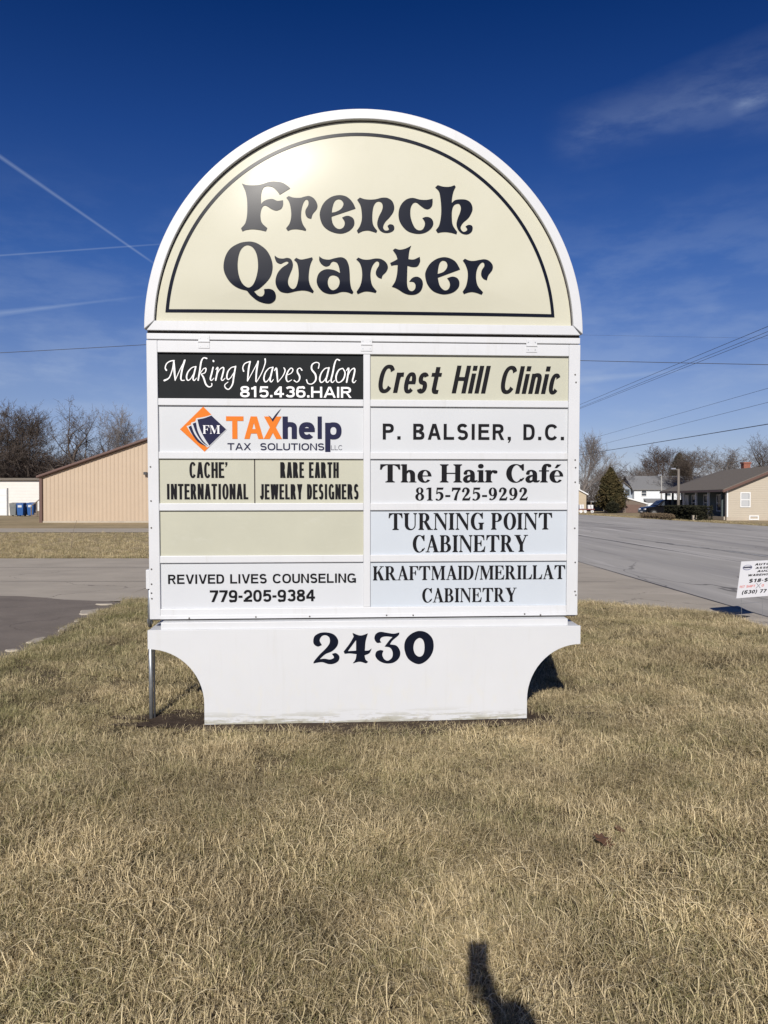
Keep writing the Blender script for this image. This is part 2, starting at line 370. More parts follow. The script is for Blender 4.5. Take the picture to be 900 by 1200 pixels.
# kerb at the lawn edge, with a flat near-black triangle at its end
kb = empty('kerb', (4.95, 10.82, 0)); put(kb, 'pale concrete kerb between the lawn and the street gutter', 'kerb', None, 'structure')
m_ = MB()
prof = [(-.22, -.05), (.24, -.05), (.22, .01), (.10, .035), (-.20, .04), (-.22, .03)]
for i in range(14):
    y1 = -.62 - i * 1.2; y0 = y1 - 1.19
    b = MB(); b.prism([(x + (i * .0) + .0, z) for x, z in prof], y0, y1); o = b.build('kerb_stone', M_conc, kb, .008)
    o.location.x = .018 * (-y1)
cv = empty('kerb_end_patch', (4.62, 10.85, -.01)); put(cv, 'flat dark triangle by a pale slab at the kerb end beside the apron', 'drain')
MB().add([(.15, .14, .006), (.48, -.18, .006), (-.03, -.60, .006), (.15, .14, -.02), (.48, -.18, -.02), (-.03, -.60, -.02)], [(2, 1, 0), (3, 4, 5), (0, 1, 4, 3), (1, 2, 5, 4), (2, 0, 3, 5)]).build('dark_triangle', mat('near_black', (.012, .012, .012), .8, .3, 20), cv)  # thin three-cornered sheet in one near-black colour, lying on the gutter
MB().prism([(.13, -.02), (.52, -.02), (.50, .016), (.14, .018)], .15, .24).build('slab', M_conc, cv)

# ------------------------------------------------------------------ lawn surface
def hgt(x, y):
    v = .016 * math.sin(.9 * x + .5 * y) + .014 * math.sin(1.7 * y - .6 * x + 1.0) + .03 * (noise.noise(Vector((x * 1.1, y * 1.1, 0))))
    k = min(1, max(0, (y - 9.5) / 2.6)); v = v * (1 - .7 * k) + .012
    d = max(abs(x + .1) - 1.4, 0) ** 2 + (y - 5.6) ** 2          # settled soil round the sign base
    return v * (1 - math.exp(-d / .35)) - .008 * math.exp(-d / .35)
def lawn_left(y): return np.interp(y, [-20, 0, 5.4, 7.7, 9.1, 10.9, 12.4], [-3.05, -3.1, -3.5, -3.80, -3.88, -3.98, -4.10])
def lawn_right(y): return 4.70 + .018 * (11.0 - y)
def lawn_top(x): return float(np.interp(x, [-4.5, 0, 3.1, 4.7], [12.35, 12.15, 12.05, 11.0]))
NX, NY = 130, 190
P, Fc = [], []
for j in range(NY + 1):
    for i in range(NX + 1):
        u, v = i / NX, j / NY
        x = -4 + 8.6 * u; yt = lawn_top(x); y = -6 + (yt + 6) * v ** .9
        xl, xr = lawn_left(y), lawn_right(y); x = xl + (xr - xl) * u
        edge = min(u, 1 - u, (1 - v)) ; jx = noise.noise(Vector((x * 3, y * 3, 5))) * .10 + noise.noise(Vector((x * 9, y * 9, 1))) * .05
        if u == 0 or u == 1: x += jx
        if v == 1: y += jx
        z = hgt(x, y) if 0 < u < 1 and v < 1 else -.035
        P.append((x, y, z))
for j in range(NY):
    for i in range(NX):
        a = j * (NX + 1) + i; Fc.append((a, a + 1, a + NX + 2, a + NX + 1))
me = bpy.data.meshes.new('lawn'); me.from_pydata(P, [], Fc); me.shade_smooth()
put(link_mesh('lawn', me, M_lawn), 'matted lawn of dormant grass around the sign', None, None, 'structure')

# ------------------------------------------------------------------ grass (nobody could count it)
def grass_mat():
    m = bpy.data.materials.new('dormant_grass_blades'); m.use_nodes = True; t = m.node_tree; b = t.nodes['Principled BSDF']; ln = t.links.new
    b.inputs['Roughness'].default_value = .6; b.inputs['Specular IOR Level'].default_value = .22
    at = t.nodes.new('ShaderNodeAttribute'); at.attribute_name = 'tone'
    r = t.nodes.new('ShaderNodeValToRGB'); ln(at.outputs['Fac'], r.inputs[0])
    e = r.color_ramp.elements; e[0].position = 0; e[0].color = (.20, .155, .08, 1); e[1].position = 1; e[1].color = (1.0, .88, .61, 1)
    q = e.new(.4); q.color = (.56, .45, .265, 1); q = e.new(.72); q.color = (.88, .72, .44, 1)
    geo = t.nodes.new('ShaderNodeNewGeometry')
    n = t.nodes.new('ShaderNodeTexNoise'); n.inputs['Scale'].default_value = 1.5; n.inputs['Detail'].default_value = 5; n.inputs['Roughness'].default_value = .65; ln(geo.outputs['Position'], n.inputs[0])
    at2 = t.nodes.new('ShaderNodeAttribute'); at2.attribute_name = 'green'
    s = t.nodes.new('ShaderNodeMath'); s.operation = 'ADD'; ln(n.outputs[0], s.inputs[0])
    s2 = t.nodes.new('ShaderNodeMath'); s2.operation = 'MULTIPLY'; ln(at2.outputs['Fac'], s2.inputs[0]); s2.inputs[1].default_value = .5; ln(s2.outputs[0], s.inputs[1])
    sx_g = t.nodes.new('ShaderNodeSeparateXYZ'); ln(geo.outputs['Position'], sx_g.inputs[0])
    gl = t.nodes.new('ShaderNodeMapRange'); gl.clamp = True; ln(sx_g.outputs[0], gl.inputs[0]); gl.inputs[1].default_value = -1.6; gl.inputs[2].default_value = -3.4; gl.inputs[4].default_value = .16
    gy = t.nodes.new('ShaderNodeMapRange'); gy.clamp = True; ln(sx_g.outputs[1], gy.inputs[0]); gy.inputs[1].default_value = 15; gy.inputs[2].default_value = 12
    gm = t.nodes.new('ShaderNodeMath'); gm.operation = 'MULTIPLY'; ln(gl.outputs[0], gm.inputs[0]); ln(gy.outputs[0], gm.inputs[1])
    s3 = t.nodes.new('ShaderNodeMath'); s3.operation = 'ADD'; ln(s.outputs[0], s3.inputs[0]); ln(gm.outputs[0], s3.inputs[1])
    mr = t.nodes.new('ShaderNodeMapRange'); mr.clamp = True; ln(s3.outputs[0], mr.inputs[0]); mr.inputs[1].default_value = .65; mr.inputs[2].default_value = 1.00; mr.inputs[4].default_value = .8
    mx = t.nodes.new('ShaderNodeMixRGB'); ln(mr.outputs[0], mx.inputs[0]); ln(r.outputs[0], mx.inputs[1]); mx.inputs[2].default_value = (.22, .225, .085, 1)
    n2 = t.nodes.new('ShaderNodeTexNoise'); n2.inputs['Scale'].default_value = 1.1; n2.inputs['Detail'].default_value = 6; ln(geo.outputs['Position'], n2.inputs[0])
    mr2 = t.nodes.new('ShaderNodeMapRange'); mr2.clamp = True; ln(n2.outputs[0], mr2.inputs[0]); mr2.inputs[1].default_value = .3; mr2.inputs[2].default_value = .7; mr2.inputs[3].default_value = .68; mr2.inputs[4].default_value = 1.18
    mm = t.nodes.new('ShaderNodeMixRGB'); mm.blend_type = 'MULTIPLY'; mm.inputs[0].default_value = 1; ln(mx.outputs[0], mm.inputs[1]); ln(mr2.outputs[0], mm.inputs[2])
    ln(mm.outputs[0], b.inputs['Base Color'])
    tl = t.nodes.new('ShaderNodeBsdfTranslucent'); ln(mm.outputs[0], tl.inputs[0]); ms = t.nodes.new('ShaderNodeMixShader'); ms.inputs[0].default_value = .22
    ln(b.outputs[0], ms.inputs[1]); ln(tl.outputs[0], ms.inputs[2]); ln(ms.outputs[0], t.nodes['Material Output'].inputs[0])
    return m
M_grass = grass_mat()
def tuft(seed, nb=26, lmin=.03, lmax=.085, spread=.075, flat=.5):
    r = random.Random(seed); vs, fs, tone, grn = [], [], [], []
    comb = r.gauss(0, .5)
    for i in range(nb):
        a = r.uniform(0, 6.283); rr = spread * math.sqrt(r.random()); bx, by = rr * math.cos(a), rr * math.sin(a)
        ln_ = r.uniform(lmin, lmax); wd = r.uniform(.0009, .0019); az = comb + r.gauss(0, 1.35)
        lean = r.uniform(.25, 1.25) if r.random() > flat else r.uniform(1.1, 1.5)
        d = Vector((math.cos(az), math.sin(az), 0)); side = Vector((-d.y, d.x, 0)) * wd
        p = Vector((bx, by, r.uniform(-.006, .012))); th = lean * .5; base = len(vs); t_, g_ = r.random() ** 1.0, r.random()
        for k in range(4):
            ww = (1, .95, .7, .08)[k]; tw = side * ww + Vector((0, 0, wd * .5 * ww * r.uniform(-1, 1)))
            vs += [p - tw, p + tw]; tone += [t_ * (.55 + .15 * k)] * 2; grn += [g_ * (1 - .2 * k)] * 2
            p = p + (d * math.sin(th) + Vector((0, 0, math.cos(th)))) * (ln_ / 3); th += lean * .45
            if p.z < .002: p.z = .002 + r.random() * .006
        for k in range(3): q = base + 2 * k; fs.append((q, q + 1, q + 3, q + 2))
    me = bpy.data.meshes.new('grass_tuft'); me.from_pydata([tuple(v) for v in vs], [], fs)
    for nm, arr in (('tone', tone), ('green', grn)):
        at = me.attributes.new(nm, 'FLOAT', 'POINT'); at.data.foreach_set('value', arr)
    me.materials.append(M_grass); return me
tufts = [tuft(s, 28, .028, .08, .075, .45) for s in range(5)] + [tuft(11, 26, .04, .11, .06, .2), tuft(12, 30, .03, .07, .085, .85), tuft(13, 22, .05, .12, .05, .35), tuft(17, 20, .07, .15, .09, .9), tuft(19, 24, .05, .12, .08, .8)]

def instancer(name, label, pts, rots, scales, idx, meshes):
    """one object: a cloud of points, each growing one of the tuft shapes through geometry nodes"""
    me = bpy.data.meshes.new(name); me.from_pydata(pts, [], [])
    a = me.attributes.new('rot', 'FLOAT_VECTOR', 'POINT'); a.data.foreach_set('vector', np.array(rots, dtype=np.float32).ravel())
    a = me.attributes.new('sc', 'FLOAT', 'POINT'); a.data.foreach_set('value', np.array(scales, dtype=np.float32))
    a = me.attributes.new('pick', 'INT', 'POINT'); a.data.foreach_set('value', np.array(idx, dtype=np.int32))
    o = link_mesh(name, me); put(o, label, None, None, 'stuff')
    ng = bpy.data.node_groups.new(name + '_nodes', 'GeometryNodeTree')
    ng.interface.new_socket('Geometry', in_out='INPUT', socket_type='NodeSocketGeometry'); ng.interface.new_socket('Geometry', in_out='OUTPUT', socket_type='NodeSocketGeometry')
    gi = ng.nodes.new('NodeGroupInput'); go = ng.nodes.new('NodeGroupOutput')
    jn = ng.nodes.new('GeometryNodeJoinGeometry')
    src = [None] * len(meshes)
    def named(nm, typ):
        n = ng.nodes.new('GeometryNodeInputNamedAttribute'); n.data_type = typ; n.inputs['Name'].default_value = nm; return n.outputs['Attribute']
    rt, sc, pk = named('rot', 'FLOAT_VECTOR'), named('sc', 'FLOAT'), named('pick', 'INT')
    for k, mh in enumerate(meshes):
        # the tuft shape is baked into this object's own node tree as an object held outside the scene
        ob = bpy.data.objects.new('grass_tuft_shape', mh)
        oi = ng.nodes.new('GeometryNodeObjectInfo'); oi.inputs['Object'].default_value = ob; oi.inputs['As Instance'].default_value = True
        iop = ng.nodes.new('GeometryNodeInstanceOnPoints')
        cmp_ = ng.nodes.new('FunctionNodeCompare'); cmp_.data_type = 'INT'; cmp_.operation = 'EQUAL'
        ii = [s for s in cmp_.inputs if s.type == 'INT']; ng.links.new(pk, ii[0]); ii[1].default_value = k
        ng.links.new(gi.outputs[0], iop.inputs['Points']); ng.links.new(cmp_.outputs[0], iop.inputs['Selection'])
        ng.links.new(oi.outputs['Geometry'], iop.inputs['Instance']); ng.links.new(rt, iop.inputs['Rotation']); ng.links.new(sc, iop.inputs['Scale'])
        ng.links.new(iop.outputs[0], jn.inputs[0])
    ng.links.new(jn.outputs[0], go.inputs[0])
    md = o.modifiers.new('grass', 'NODES'); md.node_group = ng
    return o
rg = random.Random(99)
pts, rots, scs, idx = [], [], [], []
def try_tuft(x, y, s0, s1):
    j_ = .16 * noise.noise(Vector((x * 3.1, y * 3.1, 70))) + .09 * noise.noise(Vector((x * 11, y * 11, 71)))
    if not (lawn_left(y) - .01 + j_ < x < lawn_right(y) - .03 and y < lawn_top(x) + .02 + j_): return
    lx, ly = x + .124, y - 5.62 - .06 * (x + .1)
    if -1.2 < lx < 1.2 and -.13 < ly < .45: return
    dd = max(abs(lx) - 1.2, 0) ** 2 + min(abs(ly + .13), abs(ly - .45)) ** 2
    bare = math.exp(-dd / .02) * .75 + (math.exp(-((lx + 1.5) ** 2 / .15 + ly ** 2 / .06)) * .6)
    bare += .50 * math.exp(-((x + 2.7) / 1.0) ** 2 - ((y - 6.3) / 1.1) ** 2) * (.6 + noise.noise(Vector((x * 4, y * 4, 50)))) + .35 * math.exp(-((x - .1) / 1.6) ** 2 - ((y - 5.15) / .16) ** 2)
    n3 = noise.noise(Vector((x * 2.2, y * 2.2, 9)))
    if rg.random() < bare + max(0, n3 - .12) * 1.3: return
    s = rg.uniform(s0, s1) * (1.25 if rg.random() < .06 else 1) * (.70 + .6 * (noise.noise(Vector((x * .8, y * .8, 3))) * .5 + .5)) * (1 - .6 * min(1, max(0, bare)))
    lush = noise.noise(Vector((x * 1.3, y * 1.3, 20)))
    k = rg.choice((0, 1, 2, 3, 4, 6, 8, 8, 9)) if rg.random() > .18 + .5 * lush else rg.choice((5, 7, 2))
    pts.append((x, y, hgt(x, y) - .002)); rots.append((rg.gauss(0, .12), rg.gauss(0, .12), 8.0 * noise.noise(Vector((x * .9, y * .9, 40))) + rg.gauss(0, 1.1))); scs.append(s); idx.append(k)
for (y0, y1, dens, s0, s1) in ((1.7, 3.2, 1350, .45, .95), (3.2, 4.6, 1050, .45, .95), (4.6, 6.5, 800, .5, 1.0), (6.5, 12.4, 460, .6, 1.1), (-4, 1.7, 60, .8, 1.2)):
    y = y0; area = 0
    ymid = (y0 + y1) / 2; half = .56 * y1 + .9
    n = int(dens * (y1 - y0) * 2 * half)
    for _ in range(n):
        x, yy = rg.uniform(-half, half), rg.uniform(y0, y1)
        if abs(x) > .56 * max(yy, 1) + .9: continue
        try_tuft(x, yy, s0, s1)
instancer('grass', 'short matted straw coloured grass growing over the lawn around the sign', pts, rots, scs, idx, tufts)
# verge beyond the driveway and along the far kerb
pts, rots, scs, idx = [], [], [], []
for _ in range(9000):
    y = 21.6 + 17 * rg.random() ** 1.6; x = rg.uniform(-.56 * y, 4.2)
    pts.append((x, y, -.03)); rots.append((0, 0, rg.uniform(0, 6.28))); scs.append(rg.uniform(.9, 2.0)); idx.append(rg.randrange(8))
for _ in range(2500):
    y = rg.uniform(45, 110); x = xf(y) + rg.uniform(.1, 2.2)
    pts.append((x, y, -.03)); rots.append((0, 0, rg.uniform(0, 6.28))); scs.append(rg.uniform(1, 2.2)); idx.append(rg.randrange(8))
instancer('verge_grass', 'coarse dry grass on the verges beyond the driveway and street', pts, rots, scs, idx, tufts)

# dry leaf lying on the lawn
lf = MB(); o_ = [(0, -.05), (.02, -.035), (.045, -.04), (.035, -.015), (.06, .005), (.03, .015), (.035, .045), (.01, .035), (0, .06), (-.012, .033), (-.038, .04), (-.03, .012), (-.058, 0), (-.03, -.018), (-.04, -.042), (-.018, -.034)]
lf.v = [(0, 0, .012)] + [(x, y, .0 + .018 * abs(x) * 20 * .5) for x, y in o_]; lf.f = [(0, i + 1, (i + 1) % 16 + 1) for i in range(16)]
d = 1.6 * 900 / (1005 - 587)
lo = lf.build('dry_leaf', mat('dry_leaf', (.13, .065, .033), .7, .3, 30)); lo.location = ((708 - 450) / 900 * d, d, hgt(.98, 3.4) + .045); lo.rotation_euler = (.35, .2, .6)
put(lo, 'curled reddish brown leaf lying in the grass', 'leaf')
lo2 = lo.copy(); C.objects.link(lo2); lo2.location = (1.12, 3.62, hgt(1.12, 3.6) + .03); lo2.scale = (.6, .6, .6); lo2.rotation_euler = (.2, -.3, 2.2)
lo2['label'] = 'smaller brown leaf in the grass just beyond the larger one'
# pale grit and broken edge at the lot
chip_labels = ['small pale concrete chip on the asphalt edge, nearest the viewer', 'long flat pale concrete piece along the asphalt edge', 'second long pale concrete piece, just beyond the first',
               'rounded pale chip half way along the asphalt edge', 'largest pale slab fragment near the far corner of the lot', 'thin pale fragment where asphalt, lawn and driveway meet']
for i, (cx, cy, sx, sy) in enumerate([(-3.95, 8.15, .10, .05), (-3.96, 8.75, .07, .20), (-3.99, 9.6, .06, .26), (-4.04, 10.2, .08, .10), (-4.22, 11.0, .17, .36), (-4.30, 11.8, .14, .10)]):
    n = 11; ring = [(sx * rnd.uniform(.55, 1.25) * math.cos(6.283 * k / n), sy * rnd.uniform(.55, 1.25) * math.sin(6.283 * k / n)) for k in range(n)]
    mb = MB(); mb.add([(a, b, .0) for a, b in ring] + [(a * .85, b * .9, .016) for a, b in ring], [tuple(range(n, 2 * n))] + [(k, (k + 1) % n, (k + 1) % n + n, k + n) for k in range(n)])
    o = mb.build('concrete_chip', M_conc); o.location = (cx, cy, .002); o.rotation_euler.z = rnd.uniform(-.2, .2)
    put(o, chip_labels[i], 'concrete chip', 'concrete chips along the asphalt edge')

# ================================================================== THE SIGN
def rot3(yaw, lean, roll):
    return Matrix.Rotation(yaw, 3, 'Z') @ Matrix.Rotation(lean, 3, 'X') @ Matrix.Rotation(roll, 3, 'Y')
SM = rot3(.0589981273, .0285411740, -.0011479); SO = Vector((-.1244139, 5.6213148, 0.0))
sign = empty('pylon_sign'); sign.matrix_world = Matrix.Translation(SO) @ SM.to_4x4()
put(sign, 'tall white arched business sign with ten tenant panels standing on the lawn', 'sign')
def S(px, py, yl=0.0):
    """where the sight line through a photo point meets the sign's own plane"""
    d = SM.transposed() @ pix_dir(px, py); c = SM.transposed() @ (Vector((0, 0, EYE)) - SO)
    t = (yl - c.y) / d.y; p = c + d * t; return p.x, p.z

# cabinet, pedestal and board
CAB = MB(); CAB.box(-1.552, 1.552, .02, .46, .772, 2.793); CAB.build('cabinet', M_white, sign, .006)
cz, cr = 2.803, 1.568
arc = lambda r, n=96, a0=0.0, a1=math.pi, c=cz, sx=1.0: [(r * sx * math.cos(a0 + (a1 - a0) * k / n), c + r * math.sin(a0 + (a1 - a0) * k / n)) for k in range(n + 1)]
hd = MB(); hd.prism(arc(1.552), .03, .46); hd.build('arch_cabinet', M_white, sign)
# retainer frame of the arch: curved band and mitred bottom rail
rin = 1.500
zin = 2.872
a_in = math.asin((zin - cz) / rin)
inner = arc(rin, 96, a_in, math.pi - a_in); outer = arc(cr, 96, .006, math.pi - .006)
fr = MB(); fr.strip(inner, outer, -.035, .035)
fo = fr.build('arch_frame', M_white2, sign, .004)
rail = MB(); xi = rin * math.cos(a_in)
rail.prism([(-cr + .016, cz + .002), (cr - .016, cz + .002), (xi - .002, zin), (-xi + .002, zin)], -.034, .034); rail.build('arch_rail', M_white2, sign, .003)
bk = MB(); bk.prism([(x * 1.0, z) for x, z in arc(1.545)], .0, .028); bk.build('frame_shadow_gap', M_gap, sign)
bk = MB(); bk.box(-1.553, 1.553, -.004, .02, 2.790, 2.806); bk.build('seam', M_gap, sign)

# bulged plastic face of the arch
FR = 1.492
def bulge(x, z):
    r = math.hypot(x, z - cz) / FR
    k = min(1, max(0, (z - 2.865) / .30)); k = k * k * (3 - 2 * k)
    return -.002 - BUL * max(0.0, 1 - r ** 4) * (.35 + .65 * k)
BUL = .058
nr, na = 40, 120
vs, fs = [(0.0, bulge(0, 3.45), 3.45)], []
cc = (0.0, 3.45)
def rim(t):
    """distance from the face centre to its edge in direction t"""
    dx, dz = math.cos(t), math.sin(t); b = dz * (cc[1] - cz); c2 = (cc[1] - cz) ** 2 - FR ** 2
    k = -b + math.sqrt(b * b - c2)
    if dz < 0: k = min(k, (2.866 - cc[1]) / dz)
    return k
corner = math.atan2(2.866 - 3.45, math.sqrt(FR ** 2 - .063 ** 2))
ang = sorted([2 * math.pi * k / na - math.pi for k in range(na)] + [corner, -math.pi - corner])
na = len(ang)
for j in range(1, nr + 1):
    for t in ang:
        k = rim(t) * j / nr; x, z = cc[0] + k * math.cos(t), cc[1] + k * math.sin(t); vs.append((x, bulge(x, z), z))
for i in range(na): fs.append((0, 1 + (i + 1) % na, 1 + i))
for j in range(nr - 1):
    for i in range(na): a, b = 1 + j * na + i, 1 + j * na + (i + 1) % na; fs.append((a, b, b + na, a + na))
fm = MB(); fm.add(vs, fs); face = fm.build('arch_face', M_cream, sign, smooth=True)

# ---- letter shapes
def smooth_outline(pts, n=5):
    m = len(pts); P = [(p[0], p[1]) for p in pts]; cor = [len(p) > 2 for p in pts]; out_ = []
    for i in range(m):
        p1, p2 = P[i], P[(i + 1) % m]
        p0 = P[i - 1] if not cor[i] else (2 * p1[0] - p2[0], 2 * p1[1] - p2[1])
        p3 = P[(i + 2) % m] if not cor[(i + 1) % m] else (2 * p2[0] - p1[0], 2 * p2[1] - p1[1])
        for k in range(n):
            t = k / n; t2, t3 = t * t, t * t * t
            out_.append(tuple(.5 * (2 * p1[q] + (p2[q] - p0[q]) * t + (2 * p0[q] - 5 * p1[q] + 4 * p2[q] - p3[q]) * t2 + (3 * p1[q] - p0[q] - 3 * p2[q] + p3[q]) * t3) for q in (0, 1)))
    return out_
def fill(loops, yfun, name, m, parent, cuts=0):
    """flat letter shape (outlines plus holes) laid on the panel"""
    bm = bmesh.new()
    for lp in loops:
        v = [bm.verts.new((x, 0, z)) for x, z in lp]
        for i in range(len(v)): bm.edges.new((v[i], v[(i + 1) % len(v)]))
    bmesh.ops.triangle_fill(bm, use_beauty=True, use_dissolve=False, edges=bm.edges[:], normal=(0, -1, 0))
    if cuts: bmesh.ops.subdivide_edges(bm, edges=bm.edges[:], cuts=cuts, use_grid_fill=True)
    for v in bm.verts: v.co.y = yfun(v.co.x, v.co.z)
    for f in bm.faces:
        f.normal_update()
        if f.normal.y > 0: f.normal_flip()
    me = bpy.data.meshes.new(name); bm.to_mesh(me); bm.free(); me.shade_smooth()
    return link_mesh(name, me, m, parent)
TR = {  # traced letters: (crop origin x, y, scale, outline, holes)
 'F': (275, 200, 9, [(72,122,1),(120,140),(190,146),(255,142),(310,128),(360,112),(420,108),(500,122),(560,160),(585,185,1),(475,252,1),(450,215),(405,172),(350,157),(308,168),(287,205),(277,262),(278,350,1),(302,322),(345,302),(400,297),(450,318),(510,312,1),(510,360),(490,402),(440,421),(390,405),(345,375),(315,365),(290,385),(275,430),(272,490),(290,555),(345,608,1),(330,643,1),(270,628),(190,618),(120,625),(82,640,1),(66,607,1),(110,555),(128,480),(132,400),(128,300),(108,205)], []),
 'r': (275, 200, 9, [(545,285,1),(570,268,1),(620,285),(690,288),(740,275),(790,270),(840,300),(872,360),(865,410),(825,460),(808,512,1),(770,500),(748,465),(748,420),(775,370),(778,330),(765,308),(745,312),(722,350),(705,420),(702,500),(720,570),(755,625,1),(750,640,1),(700,628),(650,622),(600,625),(562,640,1),(543,612,1),(580,560),(597,480),(590,390),(572,325)], []),
 'e': (365, 200, 9, [(465,405,1),(440,350),(400,300),(350,270),(280,262),(200,285),(130,345),(92,430),(90,500),(120,580),(180,635),(260,665),(330,668),(400,640),(445,590),(452,540),(435,505),(400,485),(365,483),(322,500,1),(345,535),(350,570),(335,605),(300,622),(260,610),(228,570),(215,520),(213,490,1)], [[(215,448,1),(220,400),(240,335),(270,308),(305,308),(332,335),(335,370),(310,410),(260,438)]]),
 'n': (365, 200, 9, [(482,312,1),(510,288,1),(560,305),(620,310),(680,305),(740,290),(800,292),(850,325),(872,385),(862,440),(825,495),(775,550),(755,600),(768,632),(795,638),(815,625),(800,590,1),(825,572),(860,580),(873,610),(860,640),(820,660),(770,662),(725,640),(697,595),(693,550),(710,490),(740,430),(750,385),(740,345),(710,330),(680,340),(655,380),(643,450),(642,530),(655,590),(692,640,1),(682,662,1),(630,645),(590,638),(540,645),(492,668,1),(478,640,1),(510,590),(530,520),(528,440),(515,370)], []),
 'c': (460, 200, 9, [(422,297,1),(360,310),(290,308),(210,290),(140,310),(85,370),(62,450),(70,530),(110,600),(170,650),(260,672),(340,660),(400,620),(428,570),(420,525),(390,498),(350,492),(312,505,1),(335,540),(338,580),(315,625),(275,635),(235,610),(205,550),(188,480),(190,400),(215,350),(250,340),(290,370),(340,405),(380,408),(412,380),(422,340)], []),
 'h': (460, 200, 9, [(450,175,1),(478,150,1),(530,165),(580,168),(620,162),(655,148,1),(668,165,1),(645,215),(630,280),(625,340,1),(660,310),(720,300),(780,305),(825,335),(845,390),(835,440),(800,500),(745,550),(718,595),(725,630),(750,648),(780,635),(785,615),(768,590,1),(800,573),(835,580),(845,610),(830,650),(785,675),(730,665),(690,625),(673,570),(685,510),(712,440),(720,390),(705,352),(675,350),(645,370),(628,420),(625,500),(635,580),(680,650,1),(672,675,1),(620,660),(560,652),(510,655),(475,663,1),(455,632,1),(490,580),(508,490),(512,400),(505,300),(490,220)], []),
 'Q': (255, 275, 9, [(310,75),(230,90),(140,140),(85,220),(62,330),(80,420),(140,510),(220,565),(310,592,1),(350,640),(420,695),(500,722),(560,722),(605,690),(615,640),(595,595),(550,575),(490,577,1),(493,620),(470,650),(430,645),(385,600,1),(450,565),(530,490),(570,420),(582,330),(560,240),(510,160),(430,100),(370,78)], [[(315,112),(260,140),(225,210),(212,320),(225,430),(265,520),(325,560),(375,530),(410,450),(428,340),(415,220),(375,140)]]),
 'u': (255, 275, 9, [(603,225,1),(640,250),(690,258),(735,250),(775,265),(795,310),(790,360),(770,410),(748,470),(745,520),(765,560),(795,577),(825,560),(845,510),(856,430),(850,350),(835,300),(807,272,1),(830,250,1),(875,268),(925,262),(997,245,1),(1005,262,1),(980,320),(965,400),(963,480),(980,545),(1015,600,1),(1005,620,1),(955,600),(895,592),(825,600),(765,614),(720,617),(660,600),(620,545),(613,480),(635,410),(680,355),(735,318),(748,297),(730,288),(700,298),(665,313),(625,295),(606,255)], []),
 'a': (340, 275, 9, [(308,235,1),(350,262),(410,270),(470,255),(540,245),(590,270),(618,330),(628,410),(632,500),(645,570),(667,608,1),(655,630,1),(600,610),(540,608),(480,625),(410,628),(345,605),(295,550),(280,490),(300,420),(345,382),(400,370),(470,382),(525,410,1),(515,350),(495,305),(460,290),(435,300),(415,330),(375,342),(335,320),(308,280)], [[(455,435),(415,450),(397,500),(410,560),(450,590),(500,565),(522,510),(505,455)]]),
 'r2': (420, 275, 9, [(-23,268,1),(-2,248,1),(50,268),(110,270),(180,258),(240,265),(290,300),(310,350),(290,400),(255,435),(243,472,1),(205,455),(182,420),(190,375),(215,330),(212,295),(185,290),(150,330),(130,390),(128,460),(145,540),(192,600,1),(180,618,1),(120,605),(60,605),(-8,630,1),(-20,607,1),(20,540),(37,460),(35,380),(15,310)], []),
 't': (420, 275, 9, [(362,170,1),(385,152,1),(430,165),(480,158),(520,142),(555,122,1),(535,180),(525,265,1),(580,268),(645,240,1),(648,290),(620,340),(570,348),(515,335,1),(512,430),(512,530),(530,585),(565,600),(595,575),(598,530),(575,505),(532,502,1),(570,460),(620,450),(662,475),(678,525),(660,590),(610,630),(540,637),(480,620),(430,590),(390,568),(350,555,1),(385,500),(405,420),(412,325,1),(375,328),(345,335,1),(333,305,1),(375,285),(410,265,1),(395,220)], []),
 'e2': (490, 275, 9, [(440,372,1),(400,300),(350,262),(280,243),(200,258),(125,310),(78,390),(72,450),(95,530),(150,595),(220,625),(290,632),(370,610),(420,565),(433,515),(420,475),(390,453),(350,448),(302,465,1),(325,500),(332,540),(315,580),(280,592),(245,570),(220,530),(205,460,1)], [[(203,420,1),(210,360),(225,305),(255,280),(290,290),(305,325),(295,365),(260,400)]]),
 'r3': (490, 275, 9, [(468,278,1),(490,258,1),(540,278),(590,280),(640,270),(700,262),(750,280),(785,325),(780,375),(740,430),(722,485,1),(685,468),(662,430),(668,380),(695,335),(690,300),(665,300),(632,340),(612,400),(610,480),(630,550),(683,610,1),(668,635,1),(610,615),(560,608),(510,618),(482,630,1),(467,605,1),(500,550),(518,470),(518,390),(495,320)], []),
}
LET = 'letter'
for k, (ox, oy, sc, o_, hs) in TR.items():
    loops = [[S(ox + x / sc, oy + y / sc, -.045) for x, y in smooth_outline(q)] for q in [o_] + hs]
    fill(loops, lambda x, z: bulge(x, z) - .0035, LET, M_black, face, 1)
# border line of the face
bcx, bz0, bR = -.030, 2.935, 1.400
bcz = 2.812
sx_ = 1.0
bi, bo = [], []
for k in range(97):
    a0 = math.asin((bz0 - bcz) / bR); a = a0 + (math.pi - 2 * a0) * k / 96
    bo.append((bcx + bR * math.cos(a), bcz + bR * math.sin(a)))
    r2 = bR - .023; a1 = math.asin((bz0 + .022 - bcz) / r2); a = a1 + (math.pi - 2 * a1) * k / 96
    bi.append((bcx + r2 * math.cos(a), bcz + r2 * math.sin(a)))
nb = 40
bot_o = [(bo[-1][0] + (bo[0][0] - bo[-1][0]) * k / nb, bz0) for k in range(1, nb)]
bot_i = [(bi[-1][0] + (bi[0][0] - bi[-1][0]) * k / nb, bz0 + .022) for k in range(1, nb)]
oo, ii = bo + bot_o, bi + bot_i; n = len(oo)
mb = MB(); mb.add([(x, bulge(x, z) - .0035, z) for x, z in oo + ii], [(i, (i + 1) % n, (i + 1) % n + n, i + n) for i in range(n)])
mb.build('border_line', M_black, face, smooth=True)

